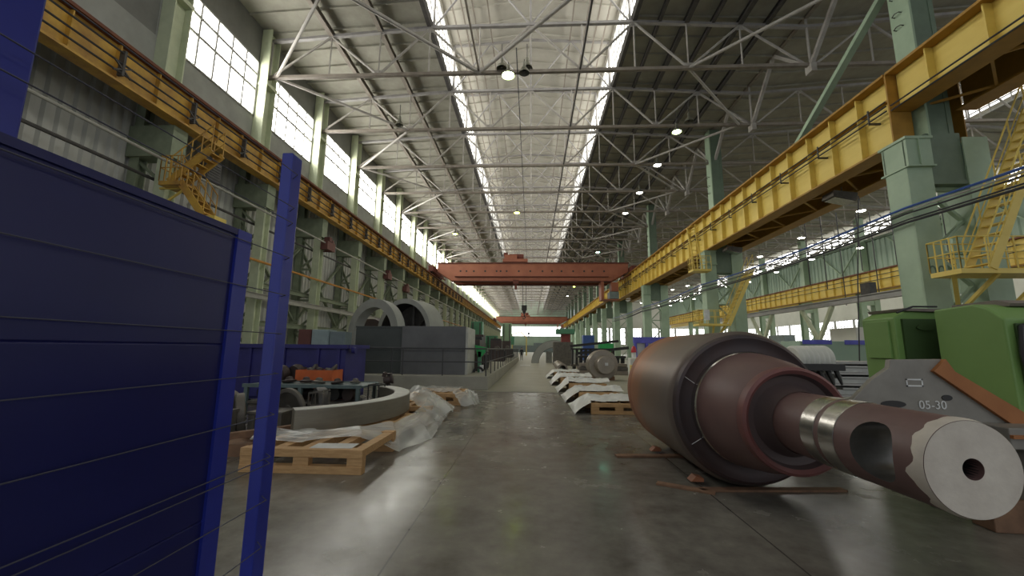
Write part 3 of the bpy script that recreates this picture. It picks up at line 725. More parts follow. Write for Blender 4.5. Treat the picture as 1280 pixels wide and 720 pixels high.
# yellow stairs on the first two columns
t = thing('column_stair', (15.5, 13.6, 4.2), 'yellow stair with landing climbing past the tall near green column', 'stair')
for nm, mm in platform(13.75, 17.2, 13.2, 14.2, 4.3) + stair((14.7, 13.2, 4.3), (17.6, 13.2, 10.2), .75, 17, (0, 1, 0)): mm.build(nm, 'yellow', t)
MB().bar((14.7, 14.4, 3.2), (13.9, 13.6, 4.2), .12).bar((15.6, 13.6, 3.1), (16.8, 13.6, 4.2), .14).bar((15., 14.6, 3.1), (15., 13.3, 4.2), .1).build('support_bracket', 'yellow', t)
t = thing('column_stair', (14.6, 31.6, 3.6), 'yellow stair with landing on the second green column above the roll', 'stair')
for nm, mm in platform(12.8, 15.2, 31.2, 32.3, 3.65) + stair((15.1, 31.2, 3.65), (17.2, 31.2, 8.), .8, 14, (0, 1, 0)): mm.build(nm, 'yellow', t)
MB().bar((14.3, 32.5, 2.6), (14., 31.4, 3.55), .12).bar((14.6, 32.5, 2.5), (14.9, 31.4, 3.55), .12).build('support_bracket', 'yellow', t)
MB().box(13.2, 13.6, 31.1, 31.14, 3.9, 4.7).build('notice_plate', 'white', t)
t = thing('caged_ladder', (13.4, 32, 7.9), 'yellow caged ladder with small landing hanging from the girder at the second column', 'ladder')
for nm, mm in platform(12.7, 14.1, 31.4, 32.4, 7.95): mm.build(nm, 'yellow', t)
MB().tube([(12.9, 31.6, 8), (12.45, 31.6, 11.3)], .05, 6).tube([(13.5, 31.6, 8), (13.05, 31.6, 11.3)], .05, 6).build('ladder_rail', 'yellow', t)
m = MB()
for i in range(10): m.tube([(12.9 - .045 * i, 31.6, 8.2 + .33 * i), (13.5 - .045 * i, 31.6, 8.2 + .33 * i)], .025, 6)
m.build('rung', 'yellow', t)
for i in range(6): MB().tube([(12.9 - .07 * i, 31.6, 8.8 + .5 * i), (12.85 - .07 * i, 31., 8.8 + .5 * i), (13.45 - .07 * i, 31., 8.8 + .5 * i), (13.5 - .07 * i, 31.6, 8.8 + .5 * i)], .025, 6).build('cage_hoop', 'yellow', t)

# cables strung along the columns
for i, (z, x, m, lab) in enumerate(((6.95, 13.95, 'cableblue', 'bright blue cable strung along the green columns'), (6.72, 13.95, 'cable', 'black cable strung just below the blue one'),
                            (6.5, 13.98, 'cable', 'black cable strung second below the blue one'), (6.38, 13.9, 'cable', 'lowest thick black cable along the green columns'), (6.85, 14.0, 'pipe', 'thin grey cable beside the blue one'))):
    pts = []
    for k in range(0, 49):
        y = -3 + 1.5 * k; s_ = ((y - 15) / 18) % 1; pts.append((x, y, z - .35 * (s_ * (1 - s_)) * 4 * .5))
    o = MB().tube(pts, .045 if i in (0, 3) else .03, 6).build('power_cable', m, smooth=True); tag(o, lab, 'cable')

# ================================================================== OVERHEAD CRANES
def crane(Y, lab, sub):
    t = thing('overhead_crane', (-.2, Y, 11.5), lab, 'crane')
    for dy, nm in ((-1.6, 'bridge_girder'), (1.6, 'bridge_girder')):
        poly = [(-14.1, 14.1), (14.1, 14.1), (14.1, 12.9), (11.6, 11.5), (-11.8, 11.5), (-14.1, 12.9)]
        b = MB().prism(poly, 'xz', Y + dy - .45, Y + dy + .45).build(nm, 'cranered', t)
        MB().box(-14.2, 14.2, Y + dy - .62, Y + dy + .62, 14.1, 14.24).build('top_flange', 'cranedark', b)
        MB().box(-11.8, 11.6, Y + dy - .6, Y + dy + .6, 11.4, 11.5).box(-11.4, 11.2, Y + dy - .75, Y + dy - .45, 12.06, 12.14).build('walkway_strip', 'cranedark', b)
        if sub:
            h = MB()
            for x in (-10.6, -9.7, -8.6, -6.9, -5.2, -4.6, -3.7, -1.9, -.2, 1.6, 3, 4.4, 6.1, 7.7, 8.9, 10.6): h.lathe((x, Y + dy - .47, 12.95), (0, 1, 0), [(0, .14), (.02, .14)], 12, (True, True))
            h.build('access_hole', 'dark', b)
    for x in (-14.7, 14.6):
        e = MB().box(x - .35, x + .35, Y - 3.6, Y + 3.6, 12.65, 13.5).build('end_carriage', 'cranedark', t)
        w = MB()
        for dy in (-3, -2, 2, 3): w.lathe((x - .12, Y + dy, 12.75), (1, 0, 0), [(0, .3), (.24, .3)], 16, (True, True))
        w.build('wheel', 'dark', e)
        MB().bar((x, Y - 1.8, 12.6), (x - .6 * (1 if x > 0 else -1) * 3, Y - 1.8, 11.6), .18).bar((x, Y - 2.4, 12.6), (x, Y - 2.4, 11.7), .1).build('gusset_arm', 'cranedark', t)
    tr = MB().box(-4.3, -.6, Y - 2.2, Y + 2.2, 14.35, 14.8).box(-4.1, -2.2, Y - 1.8, Y + .2, 14.8, 15.5).build('trolley', 'cranered', t)
    MB().lathe((-3.4, Y - 1., 15.3), (1, 0, 0), [(0, .5), (2.2, .5)], 16, (True, True)).box(-4.2, -3.6, Y - 1.6, Y - .6, 15.4, 15.9).build('hoist_drum', 'cranedark', tr)
    for dx in (-.25, .25): MB().tube([(-1.1 + dx, Y, 14.3), (-1.1 + dx, Y, 8.)], .035, 6).build('hoist_rope', 'cable', t)
    hk = MB().box(-1.5, -.7, Y - .25, Y + .25, 7.3, 8.1).prism([(-1.4, 7.3), (-.8, 7.3), (-.95, 6.8), (-1.25, 6.8)], 'xz', Y - .15, Y + .15).tube([(-1.1, Y, 6.85), (-1.1, Y, 6.5), (-.9, Y, 6.25), (-1.1, Y, 6.05), (-1.35, Y, 6.2)], .09, 8).build('hook_block', 'dark', t)
    MB().box(-2.75, -1.9, Y - 2.4, Y - 1.9, 11.0, 11.6).box(-2.5, -2.15, Y - 2.3, Y - 2., 10.2, 11.0).build('lower_hoist', 'cranedark', t)
    cb = MB().box(10.1, 12.7, Y - 2.2, Y - .2, 8.7, 8.85).box(10.1, 10.5, Y - 2.2, Y - .2, 8.85, 11.4).box(11.6, 12.6, Y - 2.1, Y - .4, 10, 11.3).build('cabin_frame', 'cranered', t)
    MB().box(11.3, 12.6, Y - 2.25, Y - .4, 8.9, 9.9).build('operator_cabin', 'boxgrey', t)
    return t
crane(60, 'rust red overhead travelling crane spanning the middle of the aisle', True)
crane(160, 'distant red overhead crane in front of the end window', False)

# ================================================================== LAMPS
def lamp(name_loc, lab, lit, group=None, r=.32, hang=.9):
    t = thing('high_bay_lamp', name_loc, lab, 'lamp', group)
    x, y, z = name_loc
    MB().lathe((x, y, z), (0, 0, 1), [(0, r), (.03, r), (.18, r * .8), (.34, r * .35), (.4, .09), (.66, .09), (.68, .02)], 24, (False, True)).build('shade', 'shade', t, smooth=True)
    if lit: MB().lathe((x, y, z), (0, 0, 1), [(-.03, .02), (-.02, r * .7), (.06, r * .88)], 24, (True, False)).build('bulb', lit, t, smooth=True)
    else: MB().lathe((x, y, z), (0, 0, 1), [(.02, .02), (.05, r * .3), (.16, r * .3)], 16, (True, False)).build('bulb', 'darksteel', t, smooth=True)
    MB().tube([(x, y, z + .66), (x, y, z + .66 + hang)], .025, 6).build('hanger', 'darksteel', t)
    return t
GL = 'pendant lamps over the aisle'
lamp((-1.35, 20.3, 16.75), 'lit pendant lamp, the brightest of the cluster below the lantern', 'lamp_green', GL, .36, .2)
lamp((-1.75, 20.75, 17.55), 'unlit pendant lamp hanging just above the bright one', None, GL)
lamp((-.3, 20.9, 17.65), 'unlit pendant lamp with white neck beside the lantern cable', None, GL)
lamp((-.45, 20.3, 16.9), 'unlit pendant lamp lowest beside the lantern cable', None, GL, .3, .2)
for i, (x, y, z, m) in enumerate(((10.25, 26.8, 16.9, 'lamp_green'), (10.5, 32., 16.9, 'lamp_white'), (10.6, 38., 16.9, 'lamp_white'), (10.6, 44., 16.9, 'lamp_white'), (10.5, 62.5, 16.9, 'lamp_cyan'), (10.5, 80, 16.9, 'lamp_white'), (10.5, 98, 16.9, 'lamp_yellow'), (10.5, 116, 16.9, 'lamp_white'))):
    lamp((x, y, z), 'lit pendant lamp over the girder side of the aisle, %s from the near end%s' % (ORD[i], {'lamp_cyan': ', cyan', 'lamp_yellow': ', yellow'}.get(m, '')), m, GL)
for i, (x, y, z, m) in enumerate(((-1.7, 43.6, 16.9, 'lamp_yellow'), (-2.2, 74., 16.9, 'lamp_white'), (-2., 86., 16.9, 'lamp_white'), (-10.4, 52., 16.9, 'lamp_yellow'))):
    lamp((x, y, z), ('lit pendant lamp below the lantern past the first cluster, %s along' % ORD[i]) if x > -5 else 'yellowish lit lamp at the window side before the crane', m, GL)
lamp((10.9, 26.2, 17.3), 'unlit pendant lamp beside the greenish one over the girder side', None, GL)
lamp((-9.3, 25.5, 17.), 'unlit pendant lamp under the roof at the window side', None, GL, .28)
LN = None; k = 0
for ix, x in enumerate((21., 27., 33., 39., 43.)):
    for iy in range(11):
        y = 27 + 9. * iy + 2 * ix; k += 1
        lab = 'small white lamp of the neighbouring bay, %s row from the girder, %s along' % (ORD[ix], ORD[iy])
        if LN is None: LN = lamp((x, y, 15.6), lab, 'lamp_white', 'lamps of the neighbouring bay', .42)
        else: dup(LN, (x, y, 15.6 - .25 * (k % 3)), lab)
for iy in range(18):
    y = 42 + 5.5 * iy
    for row, x, z in (('first', 48.8, 18.3), ('second', 51.5, 19.2), ('third', 54.2, 20.0)):
        dup(LN, (x, y + 1.9 * (x - 48), z), 'small white lamp beyond the green sheet wall, %s row, %s along' % (row, ORD[iy]), 'lamps beyond the green sheet wall')

# ================================================================== BLUE FENCE, FOREGROUND
FX = -1.3
t = thing('mesh_fence', (FX, .9, 0), 'blue guard fence with solid blue sheet and wires in front of the camera', 'fence')
for y0, y1, zt in ((1.93, 2.02, 2.62), (.74, .86, 2.85)):
    MB().box(FX - .03, FX + .03, y0, y1, .012, zt).build('post', 'blue', t, bevel=.006)
    MB().box(FX - .09, FX + .1, y0 - .05, y1 + .05, 0, .012).build('foot_plate', 'blue', t)
for i, z in enumerate((.32, .51, .70, .90, 1.06, 1.09, 1.28, 1.47, 1.66, 1.85, 2.04, 2.22, 2.30, 2.48)):
    MB().tube([(FX + .085, -.9, z), (FX + .085, 1.9, z), (FX + .03, 1.95, z)], .0022, 6).build('wire', 'wire', t)
PX = FX + .06
m = MB(); zs = [.06, .94, .945, .95, 1.60, 1.605, 1.61, 2.06]; dx = [0, 0, -.004, 0, 0, -.004, 0, 0]
m.add([(PX + d, -1.2, z) for z, d in zip(zs, dx)] + [(PX + d, 1.56, z) for z, d in zip(zs, dx)] + [(PX - .012, -1.2, z) for z in zs] + [(PX - .012, 1.56, z) for z in zs],
      [(i, i + 8, i + 9, i + 1) for i in range(7)] + [(i + 17, i + 25, i + 24, i + 16) for i in range(7)])
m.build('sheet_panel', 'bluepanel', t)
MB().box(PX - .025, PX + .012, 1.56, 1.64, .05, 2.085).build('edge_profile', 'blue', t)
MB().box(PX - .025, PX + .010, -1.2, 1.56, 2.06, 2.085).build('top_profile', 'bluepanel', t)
for z in (.4,): MB().box(FX - .02, FX + .02, 1.60, 1.94, z, z + .02).build('tie_bar', 'blue', t)

# ================================================================== THE BIG ROLL
AX, AZ = 2.6, .925
t = thing('steel_roll', (AX, 5, 0), 'huge rusty steel mill roll with primed neck and cream painted end', 'mill roll')
A = (AX, 0, AZ); D = (0, 1, 0)
MB().lathe(A, D, [(5.11, .88), (5.14, .905), (5.20, .92), (7.0, .925)], 96).build('barrel', 'rollbody', t, smooth=True)
MB().lathe(A, D, [(7.0, .925), (7.22, .925), (7.30, .89), (7.34, .82)], 96).build('rusty_edge', 'rollrust', t, smooth=True)
MB().lathe(A, D, [(5.11, .88), (5.05, .862), (5.03, .83), (5.05, .80), (5.075, .74), (5.07, .66)], 96).build('barrel_end', 'rollface', t, smooth=True)
MB().lathe(A, D, [(5.08, .67), (5.00, .672), (4.975, .668), (4.96, .655)], 96).build('machined_collar', 'bright', t, smooth=True)
MB().lathe(A, D, [(4.96, .655), (4.85, .645), (4.52, .59), (4.36, .545), (4.30, .52)], 96).build('journal', 'primer', t, smooth=True)
MB().lathe(A, D, [(4.30, .52), (4.24, .528), (4.19, .518), (4.17, .49), (4.20, .455)], 96).build('flange', 'primer_red', t, smooth=True)
MB().lathe(A, D, [(4.20, .455), (4.26, .43), (4.28, .36), (4.22, .32), (4.08, .293)], 96).build('flange_recess', 'recess', t, smooth=True)
for a, b in ((3.53, 3.70), (3.31, 3.48)):
    MB().lathe(A, D, [(b, .288), (b - .005, .292), (a + .005, .292), (a, .288)], 64).build('bright_band', 'bandsteel', t, smooth=True)
# neck with the slot cut through it
nk = MB().lathe(A, D, [(4.12, .287), (2.64, .287), (2.61, .277)], 96, (True, True)).build('neck', ['primer', 'bright'], t, smooth=False)
def slot(c, a, h, n=40):
    """rounded slot outline in y, z"""
    return [(c[0] + a * math.copysign(abs(cos(2 * PI * i / n)) ** .8, cos(2 * PI * i / n)), c[1] + h * math.copysign(abs(sin(2 * PI * i / n)) ** .8, sin(2 * PI * i / n))) for i in range(n)]
cut = MB(); cut.prism(slot((2.975, AZ + .01), .175, .188), 'yz', AX - .5, AX + .5)
co = cut.build('slot_cutter', 'bright')
bo = MB().lathe(A, D, [(2.5, .062), (3.0, .062)], 24, (True, True)).build('bore_cutter', 'bright')
bpy.context.view_layer.update()
for c_ in (co, bo):
    b = nk.modifiers.new('cut', 'BOOLEAN'); b.operation = 'DIFFERENCE'; b.object = c_; b.solver = 'EXACT'
bpy.context.view_layer.update()
me = bpy.data.meshes.new_from_object(nk.evaluated_get(bpy.context.evaluated_depsgraph_get()))
nk.modifiers.clear(); nk.data = me
me.materials.clear(); me.materials.append(M['primer']); me.materials.append(M['slotsteel'])
for p in me.polygons:
    c_ = p.center + WL[t.name]
    rr = math.hypot(c_.x - AX, c_.z - AZ)
    p.material_index = 1 if (rr < .27 and 2.79 < c_.y < 3.165) else 0
    p.use_smooth = True
me.set_sharp_from_angle(angle=rad(30))
for c_ in (co, bo): bpy.data.objects.remove(c_)
# painted end face: a ragged disc with the bore left open
m = MB(); n = 72; z0 = 2.606
ring1 = [(AX + .062 * cos(2 * PI * i / n), AZ + .062 * sin(2 * PI * i / n)) for i in range(n)]
ring2 = [(AX + .276 * cos(2 * PI * i / n), AZ + .276 * sin(2 * PI * i / n)) for i in range(n)]
m.add([(x, z0, z) for x, z in ring1] + [(x, z0, z) for x, z in ring2], [(i, (i + 1) % n, n + (i + 1) % n, n + i) for i in range(n)])
lap = [.012 + max(0, .03 + .07 * noise.noise((3 * cos(2 * PI * i / n), 3 * sin(2 * PI * i / n), 4.))) for i in range(n)]
m.add([(AX + .2785 * cos(2 * PI * i / n), 2.608, AZ + .2785 * sin(2 * PI * i / n)) for i in range(n)] + [(AX + .2885 * cos(2 * PI * i / n), 2.642, AZ + .2885 * sin(2 * PI * i / n)) for i in range(n)] + [(AX + .2885 * cos(2 * PI * i / n), 2.642 + lap[i], AZ + .2885 * sin(2 * PI * i / n)) for i in range(n)],
      [(i, (i + 1) % n, n + (i + 1) % n, n + i) for i in range(n)] + [(n + i, n + (i + 1) % n, 2 * n + (i + 1) % n, 2 * n + i) for i in range(n)])
m.build('painted_end', 'cream', t, smooth=True)
MB().lathe(A, D, [(2.625, .0625), (2.64, .062), (2.98, .06)], 32, (False, True)).build('centre_bore', 'dark', t, smooth=True)
# the far neck of the roll
MB().lathe(A, D, [(7.33, .83), (7.36, .6), (7.8, .5), (8.1, .5), (8.12, .3), (9.3, .29)], 48, (False, True)).build('far_neck', 'primer', t, smooth=True)
# white chalk marks on the barrel end
MB().bar((AX - .74, 5.032, AZ + .36), (AX - .62, 5.06, AZ + .28), .005).bar((AX - .70, 5.032, AZ - .42), (AX - .58, 5.06, AZ - .36), .006).build('chalk_mark', 'white', t)

# planks and chocks under the roll
def plank(p, q, w, h, lab, m='oldwood'):
    p = Vector(p); q = Vector(q); o = MB().bar(p + Vector((0, 0, h / 2)), q + Vector((0, 0, h / 2)), w, h).build('timber_plank', m, bevel=.004); return tag(o, lab, 'plank')
plank((1.28, 6.4, 0), (2.3, 6.5, 0), .12, .03, 'dark plank on the floor behind the roll barrel')
plank((1.52, 5.2, 0), (2.08, 4.9, 0), .10, .025, 'short splintered plank end poking out in front of the barrel rim')
plank((1.95, 5.0, 0), (3.65, 5.13, 0), .11, .025, 'long thin plank lying under the barrel rim')
for lab, x, y, s_ in (('red wooden chock wedged against the barrel near the planks', 2.03, 5.3, .09), ('small pale chock wedged at the far end of the barrel', 1.98, 6.75, .09)):
    o = MB().prism([(x - s_, .026), (x + s_ * .7, .026), (x + s_ * .7, s_ * .75), (x - s_ * .3, s_ * .95)], 'xz', y - .07, y + .07).build('chock', 'rollrust'); tag(o, lab, 'chock')

# ================================================================== GREEN MACHINE
t = thing('machine_housing', (5.4, 5.8, 0), 'lower green machine box with hatch behind the grey plate', 'machine')
MB().prism([(4.78, 0), (6.4, 0), (6.4, 2.10), (5.1, 2.14), (4.93, 2.14), (4.78, 2.06)], 'xz', 5.5, 6.02).build('body', 'mgreen', t, bevel=.015)
MB().box(4.755, 4.785, 5.58, 5.94, 1.52, 2.02).build('hatch', 'mgreen', t, bevel=.008)
MB().box(4.86, 6.3, 5.47, 5.5, 1.0, 2.04).build('shaded_front_panel', 'mgreen_dark', t)  # no recess here: dark green paints the front face as if in shade
MB().prism([(4.92, 2.145), (6.4, 2.105), (6.4, 2.15), (4.90, 2.18)], 'xz', 5.46, 6.05).build('top_plate', 'mtop', t)
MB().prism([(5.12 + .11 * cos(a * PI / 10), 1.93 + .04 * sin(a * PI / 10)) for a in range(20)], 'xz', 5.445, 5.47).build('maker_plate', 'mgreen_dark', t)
MB().tube([(4.8, 5.47, 2.12), (5.0, 5.46, 2.2), (5.3, 5.46, 2.2)], .013, 6).build('cable', 'cable', t)
t = thing('machine_housing', (5.8, 4.8, 0), 'larger green machine box with black hose behind the orange edged plate', 'machine')
MB().prism([(4.47, 0), (5.2, 0), (5.2, 2.13), (4.75, 2.15), (4.62, 2.10), (4.47, 1.97)], 'yz', 5.0, 6.9).build('body', 'mgreen', t, bevel=.02)
MB().prism([(4.62, 2.12), (5.22, 2.14), (5.22, 2.19), (4.75, 2.20), (4.60, 2.15)], 'yz', 5.25, 6.9).build('top_plate', 'mtop', t)
MB().box(5.08, 6.8, 4.44, 4.47, .6, 1.92).build('shaded_front_panel', 'mgreen_dark', t, bevel=.01)  # same painted shade over the front face of the larger box
MB().tube([(6.0, 4.41, 1.96), (5.25, 4.40, 1.95), (5.1, 4.41, 1.88), (5.07, 4.41, 1.6), (5.12, 4.41, 1.2), (5.2, 4.41, .95)], .03, 8).build('black_hose', 'cable', t, smooth=True)
t = thing('steel_bracket_plate', (4., 4.3, 0), 'grey gusset-shaped steel plate with white chalk marks and orange edge', 'steel plate')
pl = [(3.0, .80), (3.0, .98), (3.23, 1.12), (3.45, 1.33), (3.63, 1.45), (3.65, 1.53), (4.14, 1.54), (4.15, 1.42), (4.83, .94), (4.83, .80)]
MB().prism(pl, 'xz', 4.3, 4.36).build('plate', 'plategrey', t, bevel=.006)
MB().prism([(4.02, 1.42), (4.15, 1.54), (4.22, 1.42), (4.98, .92), (4.68, .92)], 'xz', 4.26, 4.40).build('orange_edge', 'orange', t)
MB().box(4.35, 6.0, 4.0, 4.42, .74, .93).build('base_ledge', 'plategrey', t, bevel=.01)
MB().box(4.35, 6.0, 3.97, 4.0, .84, .87).build('rust_line', 'orange', t)
MB().box(4.5, 4.8, 4.0, 4.4, 0, .74).build('foot', 'plategrey', t); MB().box(5.5, 5.8, 4.0, 4.4, 0, .74).build('foot', 'plategrey', t)
f = MB(); x0, x1, z0, z1 = 3.77, 3.93, 1.265, 1.34
f.box(x0, x1, 4.294, 4.3, z0, z0 + .013).box(x0, x1, 4.294, 4.3, z1 - .013, z1).box(x0, x0 + .013, 4.294, 4.3, z0, z1).box(x1 - .013, x1, 4.294, 4.3, z0, z1).build('chalk_square', 'white', t)
text_obj('chalk_number', '05-30', .115, 'white', t, (3.86, 4.295, 1.05), (PI / 2, 0, 0))
for x, z, a, b in ((3.62, 1.09, .12, .035), (4.14, 1.16, .05, .028)): MB().prism([(x + a * cos(k * PI / 10), z + b * sin(k * PI / 10)) for k in range(20)], 'xz', 4.292, 4.31).build('hand_hole', 'dark', t)
o = MB().bar((4.2, 4.2, .14), (6.2, 4.05, .14), .22, .28).build('floor_beam', 'oldwood', bevel=.01); tag(o, 'timber beam on the floor under the painted roll end', 'beam')

# ================================================================== PALLETS AND RING, LEFT
def pallet(loc, rz, lab, L=1.2, Wd=1.0, h=.16, nb=5, grp='timber pallets beside the aisle', extra=0):
    t = thing('timber_pallet', loc, lab, 'pallet', grp); t.rotation_euler.z = rz
    for i in range(3):
        y = -Wd / 2 + .07 + i * (Wd - .14) / 2
        MB().box(-L / 2, L / 2, y - .07, y + .07, 0, h * .28).build('bottom_board', 'wood', t, local=True)
        for x in (-L / 2 + .09, 0, L / 2 - .09): MB().box(x - .09, x + .09, y - .07, y + .07, h * .28, h * .7).build('block', 'wood', t, local=True)
    for i in range(nb):
        x = -L / 2 + .07 + i * (L - .14) / (nb - 1)
        MB().box(x - .07, x + .07, -Wd / 2, Wd / 2, h * .7, h).build('deck_board', 'wood', t, local=True)
    return t
def timber_skid(x0, x1, y0, y1, z0, h, lab, grp, n=3, m='wood'):
    """two layers of long timbers with blocks between them, as under the ring"""
    t = thing('timber_pallet', ((x0 + x1) / 2, (y0 + y1) / 2, z0), lab, 'pallet', grp)
    hb = h / 3
    MB().box(x0, x1, y0, y0 + .12, z0, z0 + hb * .95).build('bottom_board', m, t, bevel=.005)
    MB().box(x0, x1, y1 - .12, y1, z0, z0 + hb * .95).build('bottom_board', m, t, bevel=.005)
    for i in range(n):
        x = x0 + .1 + i * (x1 - x0 - .2) / (n - 1)
        MB().box(x - .1, x + .1, y0 + .01, y0 + .12, z0 + hb * .95, z0 + 2 * hb).build('block', m, t)
        MB().box(x - .1, x + .1, y1 - .12, y1 - .01, z0 + hb * .95, z0 + 2 * hb).build('block', m, t)
    MB().box(x0, x1, y0, y0 + .13, z0 + 2 * hb, z0 + h).build('top_board', m, t, bevel=.005)
    MB().box(x0, x1, y1 - .13, y1, z0 + 2 * hb, z0 + h).build('top_board', m, t, bevel=.005)
    for i in range(n + 2):
        x = x0 + .08 + i * (x1 - x0 - .16) / (n + 1)
        MB().box(x - .07, x + .07, y0 + .14, y1 - .14, z0 + 2 * hb, z0 + h - .01).build('deck_board', m, t)
    return t
GP = 'timber pallets under and beside the steel ring'
timber_skid(-3.75, -2.14, 5.22, 6.5, 0, .30, 'two-layer pine pallet in front of the blue post, carrying the paper sheet', GP)
timber_skid(-3.6, -2.35, 7.3, 8.3, 0, .28, 'pine pallet under the middle of the steel ring', GP)
timber_skid(-3.5, -2.25, 9.2, 10.3, 0, .28, 'pine pallet under the far end of the steel ring', GP)
timber_skid(-3.45, -2.0, 11.5, 12.9, 0, .33, 'pine pallet with film on it in front of the grey screens', GP, 4)
o = MB().rbox((-2.6, 5.42, .3025), (.55, .26, .004), rz=.05).build('paper_sheet', 'paper'); tag(o, 'white paper sheet lying on the closest pine pallet', 'paper')
RC = (-5.1, 8.1); t = thing('steel_ring_segment', (RC[0] + 2.4, RC[1], .30), 'big curved steel ring segment lying on pallets', 'ring')
a0, a1 = rad(-53), rad(53)
MB().arc(RC, 'xy', 2.23, 2.56, a0, a1, .30, .64, 64).build('ring_wall', 'steel_ring', t, smooth=True)
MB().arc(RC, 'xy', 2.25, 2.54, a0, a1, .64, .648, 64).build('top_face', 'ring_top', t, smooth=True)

def film(name, lab, path, width_fn, nu, nv, seed, amp=.05, crumple=.15, grp=None):
    """crumpled sheet: path = list of (left point, right point) rails"""
    vs = []; fs = []
    for i in range(nu + 1):
        f = i / nu * (len(path) - 1); k = min(int(f), len(path) - 2); u = f - k
        u = u * u * (3 - 2 * u)
        a = Vector(path[k][0]).lerp(Vector(path[k + 1][0]), u); b = Vector(path[k][1]).lerp(Vector(path[k + 1][1]), u)
        for j in range(nv + 1):
            v = j / nv; p = a.lerp(b, v)
            n1 = noise.noise(p * 3.2 + Vector((seed, 0, 0))); n2 = noise.noise(p * 9 + Vector((0, seed, 0)))
            r1 = abs(noise.noise(p * 6 + Vector((seed, seed, 0))))
            bulge = sin(PI * v) * width_fn
            q_ = Vector((i / nu * len(path) * 1.1, v * 2.2, seed)); f1 = noise.noise(q_ * 1.3); f2 = 1 - 2 * abs(noise.noise(Vector((q_.x * .9, q_.y * 2.6, seed))))
            p = p + Vector((f1 * amp * .5, f1 * amp * .5, bulge + amp * (.9 * f1 + .45 * f2 + crumple * (.5 * n2 + .9 * r1))))
            p.z = max(p.z, .006)
            vs.append(p)
    for i in range(nu):
        for j in range(nv): q = i * (nv + 1) + j; fs.append((q, q + 1, q + nv + 2, q + nv + 1))
    o = MB().add(vs, fs).build(name, 'plastic', smooth=True)
    return tag(o, lab, 'plastic film', grp)
GF = 'crumpled clear plastic film on the pallets'
film('plastic_film', 'clear plastic film draped over the pallet along the curved steel ring', [((-4.1, 6.2, .36), (-3.9, 5.6, .305)), ((-3.2, 6.0, .36), (-3.1, 5.55, .31)), ((-2.65, 6.35, .37), (-2.45, 5.9, .31)), ((-2.35, 6.95, .33), (-2.0, 6.3, .02)), ((-2.3, 7.9, .32), (-1.75, 7.3, .02)), ((-2.3, 8.9, .42), (-1.85, 8.5, .05)), ((-2.6, 10.4, .5), (-2.0, 10.2, .06))], .03, 120, 40, 3.1, .04, 0., grp=GF)
film('plastic_film', 'crumpled film bunched high against the far end of the ring', [((-3.1, 9.6, .35), (-2.1, 9.0, .06)), ((-2.95, 10.2, .62), (-1.85, 9.7, .10)), ((-3.0, 10.9, .40), (-2.0, 10.7, .04)), ((-3.3, 11.4, .36), (-2.3, 11.3, .04))], .1, 60, 50, 8.3, .08, .2, grp=GF)
film('plastic_film', 'film hanging off the pallet before the grey screens', [((-2.2, 11.4, .36), (-1.9, 11., .02)), ((-1.95, 11.9, .34), (-1.55, 11.2, .02)), ((-1.95, 12.6, .34), (-1.5, 12., .02))], .08, 30, 26, 5.7, .08, .8, grp=GF)
film('plastic_film', 'thin film lying flat over the boards of the pallet before the grey screens', [((-3.4, 12.8, .36), (-3.2, 11.7, .36)), ((-2.7, 12.8, .38), (-2.6, 11.6, .36)), ((-2.1, 12.7, .36), (-2.2, 11.6, .35))], .03, 24, 20, 1.2, .05, grp=GF)

# ================================================================== JUNK BEHIND THE RING
t = thing('scrap_bin', (-7, 11.9, 0), 'long dark blue steel bin behind the scrap table', 'bin')
m = MB().box(-9.3, -5.3, 11.3, 11.36, .15, 1.6).box(-9.3, -5.3, 12.64, 12.7, .15, 1.6).box(-9.3, -9.24, 11.36, 12.64, .15, 1.6).box(-5.36, -5.3, 11.36, 12.64, .15, 1.6).box(-9.3, -5.3, 11.3, 12.7, .12, .18)
m.build('shell', 'bluebin', t)
for x in (-9.1, -8.1, -7.1, -6.1, -5.5): MB().box(x - .05, x + .05, 11.24, 11.3, .15, 1.55).build('rib', 'bluebin', t)
MB().box(-9.36, -5.22, 11.2, 11.42, 1.55, 1.66).box(-9.36, -5.22, 12.6, 12.78, 1.55, 1.66).box(-5.42, -5.2, 11.3, 12.7, 1.55, 1.66).build('rim', 'bluebin', t)
MB().lathe((-5.2, 11.5, 1.5), (1, 0, 0), [(0, .09), (.1, .09)], 16, (True, True)).build('lug', 'bluebin', t)
MB().box(-9.2, -8.9, 11.4, 12.6, 0, .12).box(-5.7, -5.4, 11.4, 12.6, 0, .12).build('skid', 'dark', t)
for x0, x1, z1, m, lab in ((-8.95, -8.45, 2.25, 'boxbrown', 'brown steel cabinet standing behind the blue bin'), (-8.42, -7.74, 2.25, 'boxblue', 'pale blue steel cabinet standing behind the blue bin'), (-7.72, -7.12, 2.18, 'boxgrey', 'grey blue steel cabinet standing behind the blue bin, closest to the rings')):
    t = thing('steel_cabinet', ((x0 + x1) / 2, 15.3, 0), lab, 'cabinet'); MB().box(x0, x1, 15, 15.6, 0, z1).build('body', m, t, bevel=.01)
    MB().box(x0 + .03, x1 - .03, 14.98, 15., .1, z1 - .06).build('door', m, t); MB().box(x1 - .12, x1 - .09, 14.94, 14.98, 1.1, 1.3).build('handle', 'darksteel', t)
t = thing('scrap_table', (-5.2, 9.6, 0), 'low steel table with pale teal edge holding scrap castings', 'table')
MB().box(-6.8, -3.95, 9.3, 9.36, .64, .72).box(-6.8, -3.95, 10.3, 10.36, .64, .72).box(-6.8, -3.9, 9.36, 10.3, .66, .7).build('table_top', 'teal', t)
for x, y in ((-4.02, 9.33), (-6.7, 9.33), (-4.02, 10.33), (-6.7, 10.33), (-5.4, 9.33)): MB().box(x - .04, x + .04, y - .04, y + .04, 0, .66).build('leg', 'teal', t)
